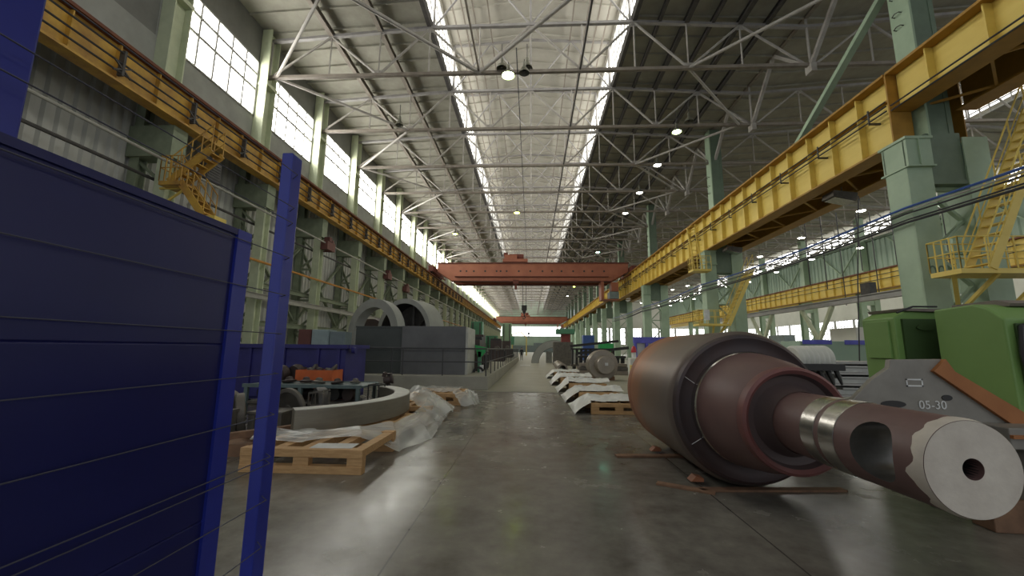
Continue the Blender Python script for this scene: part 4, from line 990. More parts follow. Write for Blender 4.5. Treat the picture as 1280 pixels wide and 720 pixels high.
MB().box(-6.7, -4., 9.32, 9.36, .28, .33).box(-6.7, -4., 10.3, 10.34, .28, .33).box(-6.7, -4., 9.36, 10.3, .3, .32).build('lower_shelf', 'cast', t)
t = thing('tube_stand', (-3.85, 9.7, 0), 'thin dark tube stand at the end of the scrap table', 'stand')
for x, y in ((-3.85, 9.5), (-3.6, 9.5), (-3.85, 9.9), (-3.6, 9.9)): MB().tube([(x, y, 0), (x, y, .72)], .018, 6).build('leg', 'dark', t)
MB().tube([(-3.85, 9.5, .71), (-3.6, 9.5, .71), (-3.6, 9.9, .71), (-3.85, 9.9, .71), (-3.85, 9.5, .71)], .018, 6).build('top_frame', 'dark', t)
def disc(name, c, ax, r, w, m, lab, hub=.35, cat='wheel', grp='cast wheels and discs among the scrap'):
    t = thing(name, (c[0], c[1], c[2] - r), lab, cat, grp); d = Vector(ax).normalized(); o_ = Vector(c) - d * w / 2
    MB().lathe(o_, d, [(0, r * .82), (.0, r * .96), (w * .12, r), (w * .88, r), (w, r * .96), (w, r * .82), (w * .7, r * .78), (w * .7, r * hub * 1.2)], 40).lathe(o_, d, [(0, r * .82), (w * .3, r * .78), (w * .3, r * hub * 1.2)], 40).lathe(o_, d, [(w * .3, r * .9), (w * .3, .01)], 40).build('rim', m, t, smooth=True)
    MB().lathe(o_, d, [(-w * .05, .02), (-w * .05, r * hub), (w * 1.05, r * hub), (w * 1.05, .02)], 24).build('hub', m, t, smooth=True)
    return t
disc('cast_disc', (-4.5, 8.55, .37), (.75, .65, 0), .37, .2, 'wheelgrey', 'dark standing wheel propped in front of the scrap table', .5)
disc('cast_disc', (-4.68, 7.75, .40), (.3, 1, .12), .40, .08, 'cast', 'large grey disc leaning behind the blue post', .2)
disc('cast_disc', (-5.2, 7.15, .38), (.8, .6, .1), .38, .14, 'cast', 'grey wheel seen between the blue sheet and the post', .3)
disc('cast_disc', (-5.85, 7.7, .38), (.2, 1, .15), .38, .12, 'cast', 'grey wheel partly hidden by the blue sheet edge', .3)
disc('cast_disc', (-5.0, 9.7, .53), (0, .05, 1), .22, .18, 'dark', 'dark flange lying on the table shelf', .5)
for i, (x, y, z, r, l, m) in enumerate(((-6.45, 9.75, .49, .16, .45, 'dark'), (-6.05, 9.7, .48, .15, .4, 'brown'), (-5.6, 9.75, .49, .16, .45, 'dark'), (-4.72, 9.75, .49, .16, .36, 'dark'), (-4.38, 9.75, .485, .155, .36, 'brown'))):
    o = MB().lathe((x, y - l / 2, z), (0.2, 1, 0), [(0, .05), (0, r), (l * .7, r), (l * .75, r * .7), (l, r * .7), (l, .05)], 24, (True, True)).build('motor_casting', m, smooth=True)
    tag(o, 'dark round casting under the scrap table top, %s from the blue bin end' % ORD[i], 'casting', 'round castings under the scrap table')
for i, (x, y, s_) in enumerate(((-6.4, 9.7, .2), (-6.0, 9.85, .16), (-5.2, 9.75, .15), (-4.7, 9.7, .14), (-4.35, 9.9, .13), (-5.6, 9.9, .15))):
    v = MB(); v.lathe((x, y, .72), (random.uniform(-.2, .2), .1, 1), [(0, s_ * .9), (s_ * .25, s_ * 1.1), (s_ * .4, s_ * .6), (s_ * .8, s_ * .45), (s_ * .9, .01)], 20, (True, False))
    tag(v.build('flange_casting', 'brown' if i % 2 else 'cast', smooth=True), 'rough flange casting on the scrap table, %s from its far end' % ORD[i], 'casting', 'flange castings on the scrap table')
t = thing('orange_crate', (-5.75, 10.7, .72), 'open orange steel crate full of scrap', 'crate'); t.location.z = 0; WL[t.name] = Vector((-5.75, 10.7, 0))
MB().box(-6.25, -5.25, 10.5, 10.54, .45, .98).box(-6.25, -5.25, 11.06, 11.1, .45, .98).box(-6.25, -6.21, 10.54, 11.06, .45, .98).box(-5.29, -5.25, 10.54, 11.06, .45, .98).box(-6.25, -5.25, 10.5, 11.1, .45, .5).build('shell', 'orangebox', t)
MB().box(-6.2, -6.1, 10.52, 11.08, 0, .45).build('foot', 'dark', t); MB().box(-5.4, -5.3, 10.52, 11.08, 0, .45).build('foot', 'dark', t)
for i, (x, y, a) in enumerate(((-6.0, 10.75, .4), (-5.75, 10.8, -.5), (-5.5, 10.7, .9), (-5.4, 10.85, .2))):
    o = MB().tube([(x, y, .55), (x + .12 * sin(a), y, .95), (x + .3 * sin(a), y + .05, 1.12)], [.05, .06, .03], 8).lathe((x, y, .9), (a, .3, 1), [(0, .1), (.08, .12), (.14, .05)], 14, (True, True)).build('scrap_piece', 'brown' if i % 2 else 'cast', smooth=True)
    tag(o, 'scrap metal piece sticking out of the orange crate, %s from its far end' % ORD[i], 'scrap', 'scrap in the orange crate')
for i, (x, y, z) in enumerate(((-6.75, 10.7, 1.02), (-6.45, 10.9, .98))):
    o = MB().lathe((x, y - .15, .86 + i * .02), (.3, 1, .2), [(0, .06), (0, .2), (.1, .22), (.2, .2), (.22, .08), (.4, .08)], 24, (True, True)).box(x - .12, x + .12, y - .05, y + .2, 0, .72).build('valve_casting', 'brown', smooth=True)
    tag(o, 'dark valve body on a stub beside the orange crate, %s one' % ('outer' if i else 'inner'), 'casting', 'valve bodies beside the orange crate')
for x0, x1, y0, y1, h, lab in ((-4.95, -4.35, 7.0, 7.5, .42, 'dull grey steel box on the floor before the standing wheel'), (-4.25, -3.85, 7.5, 7.9, .36, 'small grey steel box beside the ring'), (-5.35, -5.0, 6.4, 6.8, .5, 'grey ribbed box showing beside the blue post')):
    t = thing('steel_box', ((x0 + x1) / 2, (y0 + y1) / 2, 0), lab, 'box', 'grey steel boxes among the scrap'); MB().box(x0, x1, y0, y1, 0, h).build('body', 'cast', t, bevel=.012)
    MB().box(x0 - .02, x1 + .02, y0 - .02, y1 + .02, h, h + .04).build('lid', 'cast', t)
    m = MB()
    for k in range(3): xx = x0 + (k + .5) * (x1 - x0) / 3; m.box(xx - .03, xx + .03, y0 - .02, y0, .03, h - .02)
    m.build('rib', 'cast', t)
t = thing('angle_stand', (-4.3, 8.1, 0), 'small pale angle-iron stand in front of the dark wheel', 'stand')
for x, y in ((-4.42, 7.95), (-4.12, 7.95), (-4.42, 8.2), (-4.12, 8.2)): MB().tube([(x, y, 0), (x, y, .68)], .016, 6).build('leg', 'cast', t)
for a, b in (((-4.42, 7.95, .68), (-4.12, 7.95, .72)), ((-4.42, 8.2, .68), (-4.12, 8.2, .72)), ((-4.42, 7.95, .45), (-4.12, 7.95, .45))): MB().bar(a, b, .03).build('crossbar', 'cast', t)
o = MB().rbox((-4.15, 6.15, .30), (1.0, .09, .09), rz=.9).rbox((-4.2, 6.2, .21), (1.0, .09, .09), rz=-.5).box(-4.6, -3.8, 5.9, 6.5, .0, .17).build('timber_support', 'oldwood'); tag(o, 'dark crossed timbers under the near end of the ring', 'timber')
t = thing('valve_stand', (-4.4, 12.4, 0), 'rusty valve assembly on a stub behind the scrap table', 'valve')
MB().tube([(-4.4, 12.4, 0), (-4.4, 12.4, .5)], .07, 10).build('stem', 'brown', t, smooth=True)
MB().lathe((-4.52, 12.3, .58), (1, .2, .2), [(0, .10), (.05, .12), (.2, .10), (.23, .13), (.28, .13)], 20, (True, True)).lathe((-4.4, 12.4, .55), (0, 0, 1), [(0, .08), (.2, .05), (.23, .11), (.25, .11)], 18, (True, True)).lathe((-4.55, 12.35, .7), (.4, 0, 1), [(0, .06), (.12, .07), (.16, .03)], 12, (True, True)).build('body', 'brown', t, smooth=True)

# ================================================================== RAISED SLAB, SCREENS, RINGS
struct(MB().box(-12.5, -1.68, 15.72, 54, 0, .52).build('floor_slab', 'concrete', bevel=.02))
t = thing('guard_railing', (-5, 15.9, .52), 'dark grey two-bar railing along the edge of the raised slab', 'railing')
rl = MB().tube([(-10, 15.85, 1.58), (-1.78, 15.85, 1.58), (-1.78, 53.8, 1.58)], .03, 8); rl.build('top_rail', 'rail', t, smooth=True)
MB().tube([(-10, 15.85, 1.06), (-1.78, 15.85, 1.06), (-1.78, 53.8, 1.06)], .022, 8).build('middle_rail', 'rail', t, smooth=True)
px = [(-9.4, 15.85), (-8., 15.85), (-6.7, 15.85), (-5.55, 15.85), (-5.1, 15.85), (-3.5, 15.85), (-1.78, 15.85)] + [(-1.78, 15.85 + 1.9 * k) for k in range(1, 21)]
for x, y in px: MB().tube([(x, y, .52), (x, y, 1.58)], .024, 6).build('post', 'rail', t)
t = thing('machine_screen', (-6.4, 16.8, .52), 'dark slate sheet-metal screen on the slab', 'screen')
MB().box(-7.42, -5.42, 16.62, 16.7, .52, 2.48).box(-7.42, -7.34, 16.7, 18.6, .52, 2.48).build('sheet', 'coverdark', t, bevel=.008)
MB().box(-7.42, -5.42, 16.58, 16.62, 1.5, 1.56).box(-7.42, -5.42, 16.58, 16.62, 2.42, 2.48).build('seam_strip', 'coverdark', t)
t = thing('machine_screen', (-4.1, 16.8, .52), 'lighter grey sheet-metal screen with pale edge on the slab', 'screen')
MB().box(-5.40, -2.72, 16.5, 16.58, .52, 2.49).build('sheet', 'covergrey', t, bevel=.008)
MB().box(-2.72, -2.62, 16.5, 18.6, .52, 2.46).build('edge_post', 'coverside', t, bevel=.02)
MB().box(-5.40, -2.72, 16.46, 16.5, 1.5, 1.55).box(-5.4, -2.72, 16.46, 16.5, .52, .58).build('seam_strip', 'covergrey', t)
def big_ring(c, az, r0, r1, L, lab, closed):
    t = thing('cast_ring', (c[0], c[1], .52), lab, 'ring', 'big cast rings behind the grey screens')
    d = Vector((sin(az), cos(az), 0)); o_ = Vector((c[0], c[1], .52 + r1))
    MB().lathe(o_, d, [(0, r0 * 1.0), (0, r1), (.04, r1), (L, r1 * .98)], 72).build('outer_shell', 'castgrey', t, smooth=True)
    MB().lathe(o_, d, [(0, r0), (L * .2, r0), (L, r0 * .97), (L, r1 * .98)], 72).build('bore', 'dark' if closed else 'castgrey', t, smooth=True)
    if closed:
        e = MB().lathe(o_ + d * (L * .75), d, [(0, r0), (.05, .3), (.05, .02)], 48).lathe(o_ + d * (L * .6), d, [(0, .45), (0, .3), (.4, .3)], 24)
        for k in range(8): a = k * PI / 4; e.bar(o_ + d * L * .65 + Vector((cos(a) * d.y, -cos(a) * d.x, sin(a))) * .4, o_ + d * L * .65 + Vector((cos(a) * d.y, -cos(a) * d.x, sin(a))) * (r0 - .05), .12, .12)
        e.build('inner_spokes', 'darksteel', t)
    return t
big_ring((-7.95, 19.6), rad(26), 1.32, 1.75, .55, 'grey cast ring standing behind the dark screen', False)
big_ring((-6.95, 21.3), rad(24), 1.6, 1.86, 1.3, 'wide grey cylinder with dark bore behind the lighter screen', True)
o = MB().lathe((-9.3, 22.6, .52 + 1.4), (.3, 1, 0), [(0, .5), (.0, 1.3), (.5, 1.35), (.5, .1)], 48, (True, True)).build('gear_blank', 'brown', smooth=True); tag(o, 'dark brown disc seen through the standing cast ring', 'disc')
# machinery along the slab behind the railing
for i in range(9):
    y = 20.5 + 3.6 * i; h = 1.5 + .25 * ((i * 7) % 3); x = -3.0 - .35 * ((i * 5) % 4)
    t = thing('machine_unit', (x, y, .52), 'dark oily machine unit behind the slab railing, %s along' % ORD[i], 'machine', 'dark machine units behind the slab railing')
    MB().box(x - .8, x + .7, y - 1.1, y + 1.1, .52, .52 + h * .55).build('bed', 'brown', t, bevel=.02)
    MB().box(x - .5, x + .45, y - .7, y + .5, .52 + h * .55, .52 + h).build('head', 'dark' if i % 2 else 'brown', t, bevel=.02)
    MB().lathe((x + .1, y - 1.25, .52 + h * .62), (0, 1, 0), [(0, .05), (0, .22), (.6, .22), (.6, .05)], 20, (True, True)).build('spindle', 'cast', t, smooth=True)
    m = MB()
    for k in range(4): m.box(x + .70, x + .76, y - .9 + k * .5, y - .7 + k * .5, .6, .52 + h * .5)
    m.build('side_rib', 'dark', t)
t = thing('jib_hoist', (-2.5, 17.5, .52), 'bright green jib bracket beside the lighter grey screen', 'hoist')
MB().box(-2.45, -2.3, 18.4, 18.6, .52, 1.45).build('post', 'boring_green', t)
MB().prism([(-2.6, 1.75), (-1.95, 1.6), (-2.3, 1.2), (-2.45, 1.2)], 'xz', 18.4, 18.6).build('head', 'brightgreen', t)
MB().arc((-2.35, .55), 'xz', .16, .25, .2, PI, 17.9, 18.1, 16).build('hose_ring', 'dark', t)
MB().box(-2.3, -2.15, 18., 18.2, .52, .86).build('foot', 'white', t)
# tall green boring mills far down the left side
for x0, x1, y, h, m, lab in ((-8.6, -6.5, 76, 4.0, 'boring_green', 'dark green tall boring mill past the slab'), (-6.2, -4.2, 84, 6.9, 'boring_pale', 'pale green tallest boring mill column past the slab'), (-11., -8.9, 72, 6.4, 'boring_green', 'green boring mill column close to the window wall')):
    t = thing('boring_mill', ((x0 + x1) / 2, y, 0), lab, 'machine', 'green boring mills'); MB().box(x0, x1, y, y + 2.4, .4, h).build('column', m, t, bevel=.05)
    MB().box(x0 - .5, x1 + .5, y - 1.5, y + 3, 0, .5).build('bed', 'darksteel', t)
    MB().box(x1 - .1, x1 + .6, y - .3, y + 1.4, h * .35, h * .6).build('spindle_head', 'boring_green', t, bevel=.03)
    MB().box(x0 + .3, x0 + .5, y - .1, y, .5, h - .2).box(x1 - .5, x1 - .3, y - .1, y, .5, h - .2).build('slideway', 'darksteel', t)
t = thing('gantry_frame', (-2.4, 96, 0), 'thin yellow portal frame far down the aisle', 'frame')
for x in (-4.6, -1.2): MB().box(x - .12, x + .12, 95.9, 96.1, 0, 4.2).build('leg', 'yellow', t)
MB().bar((-4.6, 96, 5.0), (-2.6, 96, 5.6), .2).bar((-2.6, 96, 5.6), (-1.2, 96, 4.2), .2).bar((-4.6, 96, 4.2), (-4.6, 96, 5.), .2).build('top_beam', 'yellow', t)
o = MB().box(-9, 14, YF - 2.2, YF - 2, 0, 3.2).box(1, 9, YF - 2.4, YF - 2.2, 3.2, 4.4).box(-9, -8.8, YF - 2.4, YF - 1.9, 0, 3.4).build('partition_screen', 'boxgrey'); tag(o, 'low blue grey partition below the end window', 'screen')
o = MB().rbox((-.6, 39.3, .01), (1.0, 1.6, .02)).build('lit_floor_sheet', 'paper'); tag(o, 'white sheet standing in for a lit strip of floor far down the aisle', 'sheet')  # painted light: a white sheet in place of brightly lit floor

# person far down the aisle
def person(loc, lab):
    t = thing('person', loc, lab, 'person')
    J = {'pel': (0, 0, .93, .13), 'sp': (0, .01, 1.12, .135), 'ch': (0, .01, 1.33, .15), 'nk': (0, .0, 1.48, .06), 'hd0': (0, -.01, 1.56, .075), 'hd1': (0, -.01, 1.66, .095), 'hd2': (0, 0, 1.74, .07),
         'shl': (-.19, 0, 1.41, .06), 'ell': (-.25, .02, 1.12, .045), 'wrl': (-.24, -.06, .88, .032), 'hal': (-.24, -.08, .78, .036), 'shr': (.19, 0, 1.41, .06), 'elr': (.25, .02, 1.12, .045), 'wrr': (.24, -.06, .88, .032), 'har': (.24, -.08, .78, .036),
         'hpl': (-.1, 0, .86, .1), 'knl': (-.11, -.03, .48, .062), 'anl': (-.11, .02, .09, .045), 'tol': (-.12, -.16, .04, .04), 'hpr': (.1, 0, .86, .1), 'knr': (.11, -.03, .48, .062), 'anr': (.12, .06, .09, .045), 'tor': (.13, -.12, .04, .04)}
    E_ = 'pel-sp sp-ch ch-nk nk-hd0 hd0-hd1 hd1-hd2 ch-shl shl-ell ell-wrl wrl-hal ch-shr shr-elr elr-wrr wrr-har pel-hpl hpl-knl knl-anl anl-tol pel-hpr hpr-knr knr-anr anr-tor'.split()
    ks = list(J); me = bpy.data.meshes.new('body'); me.from_pydata([J[k][:3] for k in ks], [tuple(ks.index(x) for x in e.split('-')) for e in E_], [])
    o = bpy.data.objects.new('body', me); C.objects.link(o); bpy.context.view_layer.objects.active = o
    sk = o.modifiers.new('skin', 'SKIN'); sub = o.modifiers.new('sub', 'SUBSURF'); sub.levels = sub.render_levels = 2
    for i, k in enumerate(ks):
        me.skin_vertices[0].data[i].radius = (J[k][3] * (1.25 if k in ('ch', 'sp', 'pel') else 1), J[k][3]); me.skin_vertices[0].data[i].use_root = (k == 'pel')
    bpy.context.view_layer.update()
    m2 = bpy.data.meshes.new_from_object(o.evaluated_get(bpy.context.evaluated_depsgraph_get())); bpy.data.objects.remove(o)
    b = bpy.data.objects.new('body', m2); C.objects.link(b); b.parent = t
    m2.materials.clear(); m2.materials.append(M['clothes']); m2.materials.append(M['skin'])
    for p in m2.polygons: p.use_smooth = True; p.material_index = 1 if (p.center.z > 1.5 or (abs(p.center.x) > .2 and p.center.z < .86 and p.center.z > .6)) else 0
    for sx in (-1, 1):
        for k in range(4):
            MB().tube([(sx * .24, -.06 - .018 * k, .77), (sx * .238, -.062 - .018 * k, .71), (sx * .232, -.06 - .018 * k, .675 + .008 * abs(k - 1))], [.009, .008, .007], 6).build('finger', 'skin', t, local=True)
    MB().lathe((0, .015, 1.66), (0, .25, 1), [(-.02, .108), (.05, .1), (.1, .06), (.115, .01)], 20).build('hair', 'hair', t, local=True, smooth=True)
    MB().lathe((0, -.1, 1.645), (0, -1, -.2), [(0, .018), (.03, .008)], 8, (False, True)).build('nose', 'skin', t, local=True)
    return t
person((-1.35, 55.5, 0), 'person in dark work clothes standing by the far end of the slab railing')

# ================================================================== RIGHT OF THE AISLE, MIDDLE DISTANCE
GR = 'pine pallets with white film along the aisle behind the roll'
for i, (x0, x1, y0, y1, h) in enumerate(((1.5, 2.9, 10.4, 11.6, .26), (1.45, 2.7, 12.6, 13.9, .30), (1.4, 2.8, 15.3, 16.5, .34), (1.3, 2.6, 18.3, 19.8, .34), (1.25, 2.5, 22.3, 23.6, .34))):
    timber_skid(x0, x1, y0, y1, 0, h, 'pine pallet under white film along the aisle, %s behind the roll' % ORD[i], GR)
GW = 'white film over the aisle pallets behind the roll'
def drape(x0, x1, y0, y1, h, seed, lab, grp):
    nx, ny = 46, 54; vs = []; fs = []; X0, X1, Y0, Y1 = x0 - .42, x1 + .15, y0 - .02, y1 + .75
    for j in range(ny + 1):
        for i in range(nx + 1):
            x = X0 + (X1 - X0) * i / nx; y = Y0 + (Y1 - Y0) * j / ny
            sx_ = min(1, max(0, (x - X0) / .42)); sy_ = min(1, max(0, (Y1 - y) / .7)); n1 = noise.noise((x * 2.3, y * 2.3, seed)); n2 = abs(noise.noise((x * 5, y * 5, seed))); n3 = noise.noise((x * 11, y * 11, seed))
            f = min(1, max(0, y - Y0 - .12) / .4)
            z = (h + .015 + f * (.06 + .09 * n1 + .09 * n2 + .015 * n3)) * (sx_ ** .7) * (.15 + .85 * sy_ ** .8) + .012
            if x < x0: y = y - .1 * (1 - sx_) * (1 + n1)
            inside = x0 - .02 < x < x1 + .05 and y0 - .05 < y < y1 + .02
            vs.append((x, y, max(z, h + .008 if inside else .012)))
    for j in range(ny):
        for i in range(nx):
            x = X0 + (X1 - X0) * (i + .5) / nx; y = Y0 + (Y1 - Y0) * (j + .5) / ny
            if y < y0 + .16 + .12 * noise.noise((x * 3, seed, 0)) and x > x0 + .02: continue
            q = j * (nx + 1) + i; fs.append((q, q + 1, q + nx + 2, q + nx + 1))
    return tag(MB().add(vs, fs).build('plastic_film', 'plastic', smooth=True), lab, 'plastic film', grp)
for i, (x0, x1, y0, y1, h) in enumerate(((1.5, 2.9, 10.4, 11.6, .26), (1.45, 2.7, 12.6, 13.9, .30), (1.4, 2.8, 15.3, 16.5, .34), (1.3, 2.6, 18.3, 19.8, .34), (1.25, 2.5, 22.3, 23.6, .34))):
    drape(x0, x1, y0, y1, h, 3.3 + 2.1 * i, 'white film heaped over an aisle pallet, %s behind the roll' % ORD[i], GW)
M['film_white'] = mat('white_film', (.80, .80, .76), .35)
for o in list(C.objects):
    if o.get('group') == GW: o.data.materials.clear(); o.data.materials.append(M['film_white'])

t = thing('turbine_rotor', (3.9, 22, 0), 'stepped grey steel rotor disc standing beside the aisle pallets', 'rotor')
RA = (3.86, 21.2, .80)
d_ = (-.12, 1, 0)
MB().lathe(RA, d_, [(0, .02), (0, .44), (.04, .47), (.42, .47), (.45, .50)], 56).build('hub_shaft', 'rotor', t, smooth=True)
MB().lathe(RA, d_, [(.45, .4), (.45, .76), (.5, .80), (.72, .80), (.76, .76), (.8, .62), (.9, .62)], 64).build('main_disc', 'rotor', t, smooth=True)
MB().lathe(RA, d_, [(.9, .55), (.9, .74), (.94, .77), (1.08, .77), (1.12, .74), (1.12, .5), (1.2, .5), (1.25, .71), (1.4, .71), (1.45, .3)], 64, (False, True)).build('rear_disc', 'rotor', t, smooth=True)
MB().box(3.81, 3.97, 21.18, 21.2, .78, .92).build('tag_plate', 'paper', t)
MB().box(3.3, 4.4, 21.75, 22.0, 0, .2).box(3.1, 4.2, 22.2, 22.5, 0, .2).build('cradle', 'oldwood', t)
# half ring arch and grey machine behind it
t = thing('half_ring', (2.6, 46, 0), 'half ring standing upright like an arch beside the aisle', 'ring')
MB().arc((2.6, .0), 'xz', 1.75, 2.6, 0, PI, 46, 47.2, 48).build('arch', 'cast', t, smooth=True); MB().arc((2.6, 0), 'xz', 1.8, 2.57, 0, PI, 45.96, 46, 48).build('front_face', 'castgrey', t, smooth=True)
MB().box(1.7, 2.4, 47.3, 47.9, 0, 1.3).build('core_block', 'ring_top', t)
t = thing('machine_column', (3.2, 40, 0), 'grey machine block with red brown neck and teal cap behind the pallets', 'machine')
MB().box(2.2, 4.1, 40, 42, 0, 2.3).build('block', 'cast', t, bevel=.04); MB().box(3.0, 3.9, 40.4, 41.5, 2.3, 3.1).build('neck', 'redbrown', t); MB().box(2.5, 4.3, 40.1, 41.9, 3.1, 3.6).build('cap', 'boring_green', t, bevel=.05)
o = MB().lathe((2.05, 26.8, .33), (.02, 1, 0), [(0, .22), (0, .33), (7.5, .33), (7.5, .22), (0.3, .22)], 32).build('steel_pipe', 'rotor', smooth=True); tag(o, 'grey steel pipe with dark open end lying behind the last pallet', 'pipe')
for i, (x, y, z0, n, L) in enumerate(((3.4, 30, .0, 9, 3.4), (3.2, 33.5, 0, 10, 3.6))):
    t = thing('blade_rack', (x + L / 2, y, 0), 'black rack of upright blades beside the aisle, %s' % ('behind the rotor' if i == 0 else 'the higher one further back'), 'rack', 'black blade racks beside the aisle')
    zz = 1.0 + i * .55
    MB().box(x, x + L, y - .5, y + .5, zz, zz + .14).build('top_beam', 'dark', t)
    MB().box(x, x + L, y - .6, y + .6, .25, .38).build('base_beam', 'cast', t)
    MB().box(x + .2, x + .4, y - .5, y + .5, 0, .25).build('foot', 'dark', t); MB().box(x + L - .4, x + L - .2, y - .5, y + .5, 0, .25).build('foot', 'dark', t)
    for k in range(n): xx = x + .15 + k * (L - .3) / (n - 1); MB().prism([(xx - .06, .38), (xx + .06, .38), (xx + .1, zz), (xx - .03, zz)], 'xz', y - .35, y + .35).build('blade', 'dark', t)
    MB().bar((x, y, zz + .3), (x + L * 1.1, y, zz + .75), .16, .2).build('swing_arm', 'dark', t)
for i, (z, h) in enumerate(((0, .24), (.26, .22), (.5, .2))):
    o = MB().box(3.0 + i * .1, 6.2, 26.2 + i * .2, 27.6, z, z + h).build('steel_bar', 'cast' if i % 2 else 'rotor', bevel=.02); tag(o, 'long flat steel bar stacked behind the rotor, %s from the floor' % ORD[i], 'bar', 'steel bars stacked behind the rotor')
t = thing('yellow_beam', (5.8, 20.5, 0), 'yellow lifting beam lying behind the roll barrel', 'beam')
MB().box(4.9, 7.5, 20.2, 20.5, .55, .85).build('beam', 'yellow', t); MB().lathe((5.5, 20.15, .7), (0, 1, 0), [(0, .1), (.06, .1)], 16, (True, True)).build('eye_hole', 'dark', t); MB().box(5.1, 5.3, 20.2, 20.5, 0, .55).build('foot', 'darksteel', t); MB().box(7.1, 7.3, 20.2, 20.5, 0, .55).build('foot', 'darksteel', t)
o = MB().lathe((4.9, 19.6, .34), (1, .1, 0), [(0, .02), (0, .13), (2.6, .13), (2.6, .02)], 20).box(5.1, 5.25, 19.5, 19.85, 0, .24).box(6.9, 7.05, 19.6, 20.05, 0, .24).build('polished_shaft', 'bright', smooth=True); tag(o, 'bright polished shaft on blocks below the yellow lifting beam', 'shaft')
t = thing('fire_post', (5.75, 23, 0), 'small red and white post beside the violet blue frame', 'post')
MB().box(5.5, 6.2, 22.8, 23.4, 0, 1.15).build('base', 'farbeige', t, bevel=.03); MB().lathe((5.75, 23, 1.15), (0, 0, 1), [(0, .13), (.3, .13), (.31, .1)], 16).build('body', 'white', t); MB().lathe((5.75, 23, 1.46), (0, 0, 1), [(0, .15), (.2, .14), (.34, .07), (.36, .01)], 16).build('cap', 'red', t, smooth=True)
t = thing('tool_frame', (7, 24, 0), 'violet blue steel frame behind the roll barrel', 'frame')
for x in (6.1, 6.75, 7.5, 8.2): MB().box(x - .07, x + .07, 23.9, 24.1, 0, 2.2).build('post', 'framblue', t)
MB().box(6.0, 8.3, 23.88, 24.12, 2.0, 2.35).build('top_beam', 'framblue', t); MB().box(6.1, 8.2, 23.95, 24.05, 1.1, 1.25).build('crossbar', 'framblue', t)
MB().box(6.15, 8.15, 24.12, 24.16, .4, 2.).build('back_sheet', 'farbeige', t)
for i, (x, y, w_, h, m) in enumerate(((8.2, 58, 1.6, 3.6, 'cableblue'), (10., 54, 1.8, 2.4, 'brightgreen'))):
    t = thing('stacked_container', (x, y, 0), '%s container standing far off between the green columns' % ('blue' if i == 0 else 'bright green'), 'container'); MB().box(x - w_ / 2, x + w_ / 2, y, y + 1.5, .1, h).build('body', m, t, bevel=.04)
    MB().box(x - w_ / 2 + .1, x + w_ / 2 - .1, y - .03, y, .3, h - .2).build('door', m, t); MB().box(x - w_ / 2, x + w_ / 2, y, y + 1.5, 0, .1).build('skid', 'dark', t)

# ================================================================== NEIGHBOURING BAY ON THE FLOOR
t = thing('clawed_spool', (6.3, 9.2, 0), 'pale ribbed spool with black claw feet behind the roll', 'spool')
m = MB(); pr = []
for k in range(7): pr += [(k * .12, .27), (k * .12 + .05, .31), (k * .12 + .09, .31)]
m.lathe((5.9, 9.5, 1.42), (1, .15, .02), [(0, .05)] + pr + [(.85, .2), (.85, .02)], 36).build('ribbed_body', 'farbeige', t, smooth=True)
MB().box(5.8, 6.7, 9.0, 9.25, 1.2, 1.34).build('black_frame', 'dark', t)
for k in range(5): x = 5.88 + k * .17; MB().tube([(x, 9.1, 1.22), (x + .03, 9.05, 1.05), (x + .05, 9.02, .9)], [.05, .045, .02], 8).build('claw', 'dark', t, smooth=True)
MB().box(5.9, 6.6, 9.2, 9.9, 0, 1.13).build('pedestal', 'cast', t)
MB().tube([(5.75, 9.3, 1.5), (5.6, 9.3, 1.62), (5.55, 9.3, 1.55)], .03, 8).build('red_hose', 'red', t)
t = thing('plate_rack', (10.5, 13.5, 0), 'rack of pale steel plates and rails behind the roll', 'rack')
for x, y in ((8.9, 12.6), (12., 12.6), (8.9, 14.4), (12., 14.4)): MB().box(x - .06, x + .06, y - .06, y + .06, 0, 1.35).build('upright', 'darksteel', t)
for z in (.3, .62, .94, 1.25): MB().box(8.8, 12.2, 12.5, 14.5, z, z + .06).build('shelf', 'palegirder', t)
for i, z in enumerate((.36, .68, 1.0)):
    o = MB().box(9.0, 12.0, 12.6, 14.3, z, z + .14).box(9.2, 11.7, 12.55, 14.3, z + .14, z + .2).build('steel_slab', 'ring_top', bevel=.01); tag(o, 'pale steel slab on the plate rack, %s shelf from below' % ORD[i], 'slab', 'steel slabs on the plate rack')
t = thing('work_bench', (11., 19, 0), 'long pale green bench with violet blue stripes in the neighbouring bay', 'bench')
MB().box(12.6, 16., 19.5, 21, .9, 2.1).build('body', 'nbpanel', t, bevel=.02); MB().box(12.7, 14., 19.45, 19.5, 1.95, 2.15).box(14.6, 15.9, 19.45, 19.5, 1.95, 2.15).build('blue_stripe', 'framblue', t)
MB().box(12.7, 12.9, 19.6, 20.8, 0, .9).box(15.7, 15.9, 19.6, 20.8, 0, .9).build('leg', 'darksteel', t)
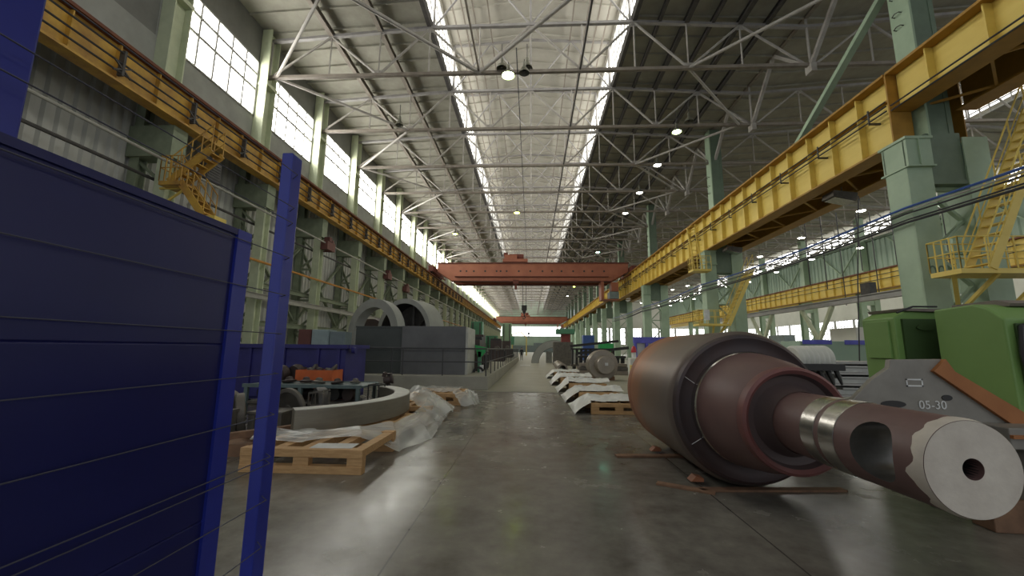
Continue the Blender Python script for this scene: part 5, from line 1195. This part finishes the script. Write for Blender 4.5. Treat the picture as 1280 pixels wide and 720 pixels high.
# trestle carrying a long pale beam
t = thing('trestle_runway', (20.8, 33, 0), 'long pale grey beam on crossed trestle legs in the neighbouring bay', 'runway')
MB().ibeam_y(20.8, 21.5, 48, 4.75, 5.15, .34, .06, .06).build('beam', 'palegirder', t)
for y in (28.5, 35.5, 42.5):
    MB().bar((20.8, y, 4.75), (20.8, y + 3.2, 0), .22).build('leg', 'leftcol', t); MB().bar((20.8, y + 3.2, 4.75), (20.8, y, 0), .22).build('leg', 'leftcol', t)
for y in (25.4, 41.5): MB().box(20.6, 21.0, y - .35, y + .35, 5.15, 5.85).build('drive_box', 'darksteel', t)
o = MB().tube([(11.52, 14, 7.05), (11.15, 14, 4), (10.8, 14, .3)], .02, 6).build('chain', 'dark', smooth=True); tag(o, 'thin dark chain hanging beside the lower green machine', 'chain')
k = 0
for ix in range(9):
    x = 30 + 1.7 * ix + random.uniform(-.5, .5)
    o = MB().tube([(x, 43.2, 6.0 + random.uniform(0, 5)), (x, 43.2, 16.6)], .05, 5).build('hanging_cable', 'cable')
    tag(o, 'dark hanging rope before the second girder, %s along' % ORD[ix], 'rope', 'ropes hanging before the second girder')
for i, (x, y, w_, d, h, m) in enumerate(((12.6, 27, 2.2, 2, 2.6, 'boxgrey'), (25, 30, 3, 3, 3.4, 'farbeige'), (26, 40, 3, 3, 3.2, 'boxblue'), (24, 55, 4, 4, 3.0, 'farbeige'), (30, 48, 3, 3, 2.6, 'boring_pale'), (34, 60, 5, 4, 3.6, 'boxblue'), (20, 66, 3, 3, 2.6, 'boring_green'), (28, 75, 4, 4, 3.5, 'farbeige'), (40, 50, 4, 4, 2.8, 'palegirder'), (36, 38, 3, 3, 2.4, 'boxgrey'))):
    t = thing('workshop_machine', (x, y, 0), '%s machine in the neighbouring bay, %s counted outward' % ({'boxgrey': 'slate grey', 'farbeige': 'cream', 'boxblue': 'pale blue', 'boring_pale': 'pale green', 'boring_green': 'dark green', 'palegirder': 'light grey'}[m], ORD[i]), 'machine', 'machines on the floor of the neighbouring bay')
    MB().box(x - w_ / 2, x + w_ / 2, y, y + d, 0, h * .4).build('bed', m, t, bevel=.04); MB().box(x - w_ / 2, x - w_ / 2 + w_ * .35, y + .2, y + d - .2, h * .4, h).build('headstock', m, t, bevel=.05)
    MB().box(x + w_ * .2, x + w_ * .45, y + .4, y + d - .4, h * .4, h * .7).build('tailstock', m, t, bevel=.04); MB().lathe((x - w_ * .15, y + d / 2, h * .6), (1, 0, 0), [(0, .05), (0, h * .12), (w_ * .35, h * .12), (w_ * .35, .05)], 20).build('spindle', 'cast', t, smooth=True)

# ================================================================== LIGHT, CAMERA, VIEW
wld = bpy.data.worlds.new('world'); S.world = wld; wld.use_nodes = True
bg = wld.node_tree.nodes['Background']; bg.inputs[0].default_value = (.9, .95, 1, 1); bg.inputs[1].default_value = .6

psi, th, roll = rad(2.85), rad(8.65), rad(.6)
f = Vector((-sin(psi) * cos(th), cos(psi) * cos(th), sin(th))); r = Vector((cos(psi), sin(psi), 0)); u = r.cross(f)
r2 = r * cos(roll) + u * sin(roll); u2 = -r * sin(roll) + u * cos(roll)
cam = bpy.data.cameras.new('camera'); co = bpy.data.objects.new('camera', cam); C.objects.link(co)
cam.sensor_width = 36; cam.lens = 498 / 1280 * 36; cam.clip_start = .05; cam.clip_end = 500
co.matrix_world = Matrix(((r2.x, u2.x, -f.x, 0), (r2.y, u2.y, -f.y, 0), (r2.z, u2.z, -f.z, 1.6), (0, 0, 0, 1)))
S.camera = co
S.view_settings.view_transform = 'Standard'; S.view_settings.look = 'None'; S.view_settings.gamma = 1; S.view_settings.use_curve_mapping = False
S.view_settings.exposure = 0
S.cycles.use_denoising = True
S.cycles.max_bounces = 8; S.cycles.transparent_max_bounces = 12
S.cycles.sample_clamp_indirect = 8
